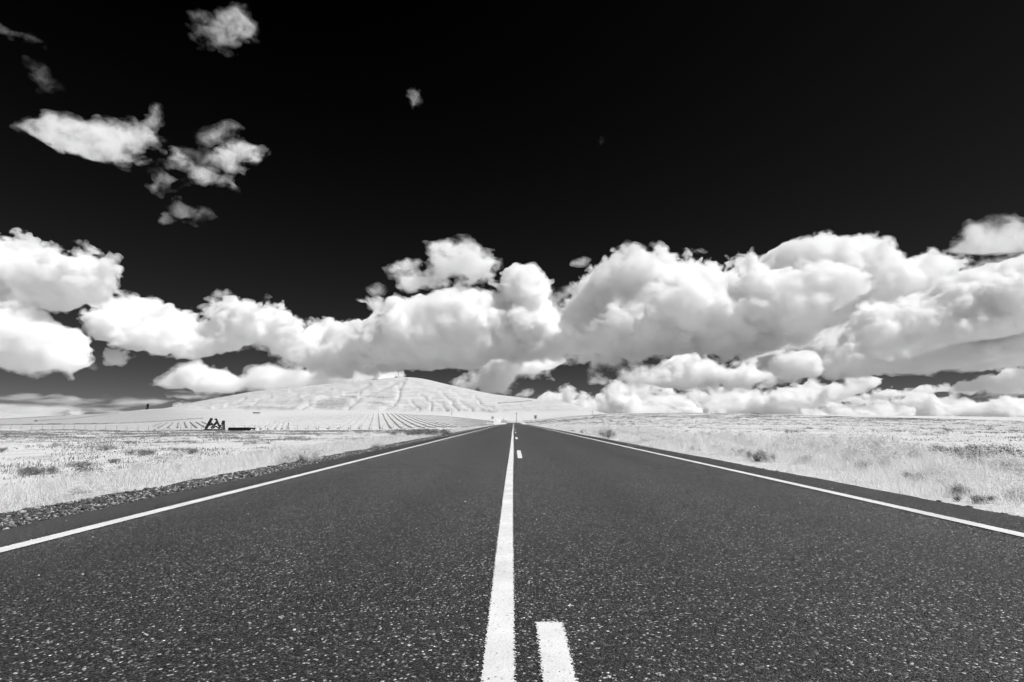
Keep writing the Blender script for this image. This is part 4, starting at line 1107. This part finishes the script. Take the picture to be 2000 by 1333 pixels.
# --- dark tower on the left ridge
g = on_ground(287, 800.2, 900, 1300); k = g[1] / F
root = empty('silo', g, 0, 'dark slim tower standing alone on the left ridge', 'silo')
MB().tube((0, 0, -.5), (.7 * k, 0, 9.6 * k), 2.4 * k, 2.3 * k, 20).build('shaft', M_BLACK, root)
MB().tube((.7 * k, 0, 9.6 * k), (.75 * k, 0, 10.8 * k), 2.5 * k, 1.2 * k, 20).build('roof', M_ROOF, root)
m = MB().bar((-.4, -2.75 * k, 0), (.5 * k - .4, -2.6 * k, 9.4 * k), .15).bar((.4, -2.75 * k, 0), (.5 * k + .4, -2.6 * k, 9.4 * k), .15); m.build('ladder', M_GREY, root)

# --- farm shed below the hill
g = on_ground(501, 808.2, 350, 1500); k = g[1] / F
root = empty('farm_shed', g, .1, 'low pale shed with a dark roof at the foot of the hill', 'shed')
MB().box((0, 0, 1.0 * k / 2), (12 * k, 5 * k, 1.0 * k)).build('wall', M_WALL, root)
MB().poly([(-6.4 * k, 1.0 * k), (6.4 * k, 1.0 * k), (6.0 * k, 2.2 * k), (-5.8 * k, 2.4 * k)], -2.8 * k, 2.8 * k).build('roof', M_ROOF, root)
MB().box((1.5 * k, -2.53 * k, .4 * k), (2 * k, .05 * k, .8 * k)).build('door', M_GREY, root)

# --- mast and hut on the hill top, long building on its ridge
def top_of(u, y=2490):
    x = spot(u, y); return np.array([x, y, gz(x, y)])
g = top_of(774.5); k = g[1] / F
root = empty('radio_mast', g, 0, 'thin dark mast standing on the summit of the bare hill', 'mast')
MB().tube((0, 0, -2), (.3 * k, 0, 14 * k), .32 * k, .22 * k, 8).build('pole', M_BLACK, root)
MB().box((.2 * k, 0, 10 * k), (1.1 * k, .5 * k, .7 * k)).box((.25 * k, 0, 13 * k), (.8 * k, .4 * k, .6 * k)).build('antenna', M_BLACK, root)
g = top_of(770.5, 2470)
root = empty('hut', g, 0, 'tiny dark hut at the foot of the summit mast', 'hut')
MB().box((0, 0, .8 * k), (2.6 * k, 3 * k, 1.7 * k)).build('wall', M_BLACK, root)
MB().poly([(-1.6 * k, 1.65 * k), (1.6 * k, 1.65 * k), (0, 2.4 * k)], -1.6 * k, 1.6 * k).build('roof', M_ROOF, root)
g = top_of(729, 2480)
root = empty('long_building', g, 0, 'long low pale building on the ridge left of the summit mast', 'building')
MB().box((0, 0, .3 * k), (12 * k, 4 * k, 1.2 * k)).build('wall', M_WHITE, root)
MB().box((0, -.2 * k, 1.15 * k), (12.4 * k, 4.4 * k, .5 * k)).build('roof', M_ROOF, root)

# --- signs by the road
def sign_root(u, y, label):
    x = spot(u, y); return empty('road_sign', (x, y, gz(x, y)), 0, label, 'road sign')
r = sign_root(1046, 160, 'chevron sign on a post right of the road crest'); k = 160 / F
MB().tube((0, 0, -.3), (0, 0, 17 * k), .05, n=8).build('post', M_WOOD, r)
pnl = MB().box((-.2 * k, -.09, 14.2 * k), (6.2 * k, .03, 7.4 * k)).build('panel', M_WHITE, r)
MB().poly([(1.5 * k, 16.7 * k), (.3 * k, 16.7 * k), (-1.1 * k, 14.2 * k), (.3 * k, 11.7 * k), (1.5 * k, 11.7 * k), (.2 * k, 14.2 * k)], -.115, -.107).build('chevron', M_BLACK, pnl)
r = sign_root(962, 170, 'pale diamond warning sign on a post left of the road crest'); k = 170 / F
MB().tube((0, 0, -.3), (0, 0, 16 * k), .05, n=8).build('post', M_WOOD, r)
MB().poly([(0, 9.2 * k), (4.0 * k, 13.2 * k), (0, 17.2 * k), (-4.0 * k, 13.2 * k)], -.10, -.07).build('panel', M_WHITE, r)

# --- poles beyond the crest
def pole(u, y, top, label, arm=True, rad=.13):
    x = spot(u, y); z = gz(x, y); h = CAM_Z + (824 - top) / F * y - z
    root = empty('utility_pole', (x, y, z), 0, label, 'pole')
    MB().tube((0, 0, -.4), (0, 0, h), rad, rad * .75, 8).build('shaft', M_WOOD, root)
    if arm:
        MB().box((0, -.16, h - .45), (1.9, .10, .12)).build('crossarm', M_WOOD, root)
        for q in (-.8, 0, .8): MB().tube((q, -.16, h - .40), (q, -.16, h - .22), .05, n=6).build('insulator', M_GREY, root)
pole(1008.5, 330, 806.5, 'tall thin pole straight beyond the end of the road', True, .2)
pole(882, 420, 803, 'thin pole in front of the hill foot, left of the road', True, .2)
pole(1158, 480, 799, 'thin pole on the right field skyline', True, .22)
pole(983, 300, 815, 'short thin post just left of the road end', False, .09)

# --- guard rail where the road bends away beyond the crest
root = empty('guard_rail', (0, 345, gz(0, 345)), 0, 'pale guard rail across the far end of the road', 'guard rail')
z0 = gz(0, 345); m = MB(); xs = np.linspace(-16, 30, 24); pts = [(x, -.015 * (x - 6) ** 2 * .1, max(gz(x, 345), z0 - 2) - z0) for x in xs]
for a, b_ in zip(pts[:-1], pts[1:]): m.bar((a[0], a[1], a[2] + .62), (b_[0], b_[1], b_[2] + .62), .06, .31)
m.build('rail', M_GREY, root)
for p in pts[::2]: MB().box((p[0], p[1] + .1, p[2] + .3), (.14, .14, .8)).build('post', M_WOOD, root)
# ---------------------------------------------------------------- render settings
cy = SC.cycles
cy.use_denoising = True
cy.max_bounces = 36; cy.volume_bounces = 32; cy.diffuse_bounces = 4; cy.glossy_bounces = 3
cy.transparent_max_bounces = 128; cy.transmission_bounces = 4
cy.sample_clamp_indirect = 6.0
vs = SC.view_settings
vs.view_transform = 'Standard'; vs.look = 'None'; vs.exposure = 0.18; vs.gamma = 1.0; vs.use_curve_mapping = False
cy.volume_step_rate = 0.45; cy.volume_max_steps = 160
cy.use_adaptive_sampling = True; cy.adaptive_threshold = 0.04
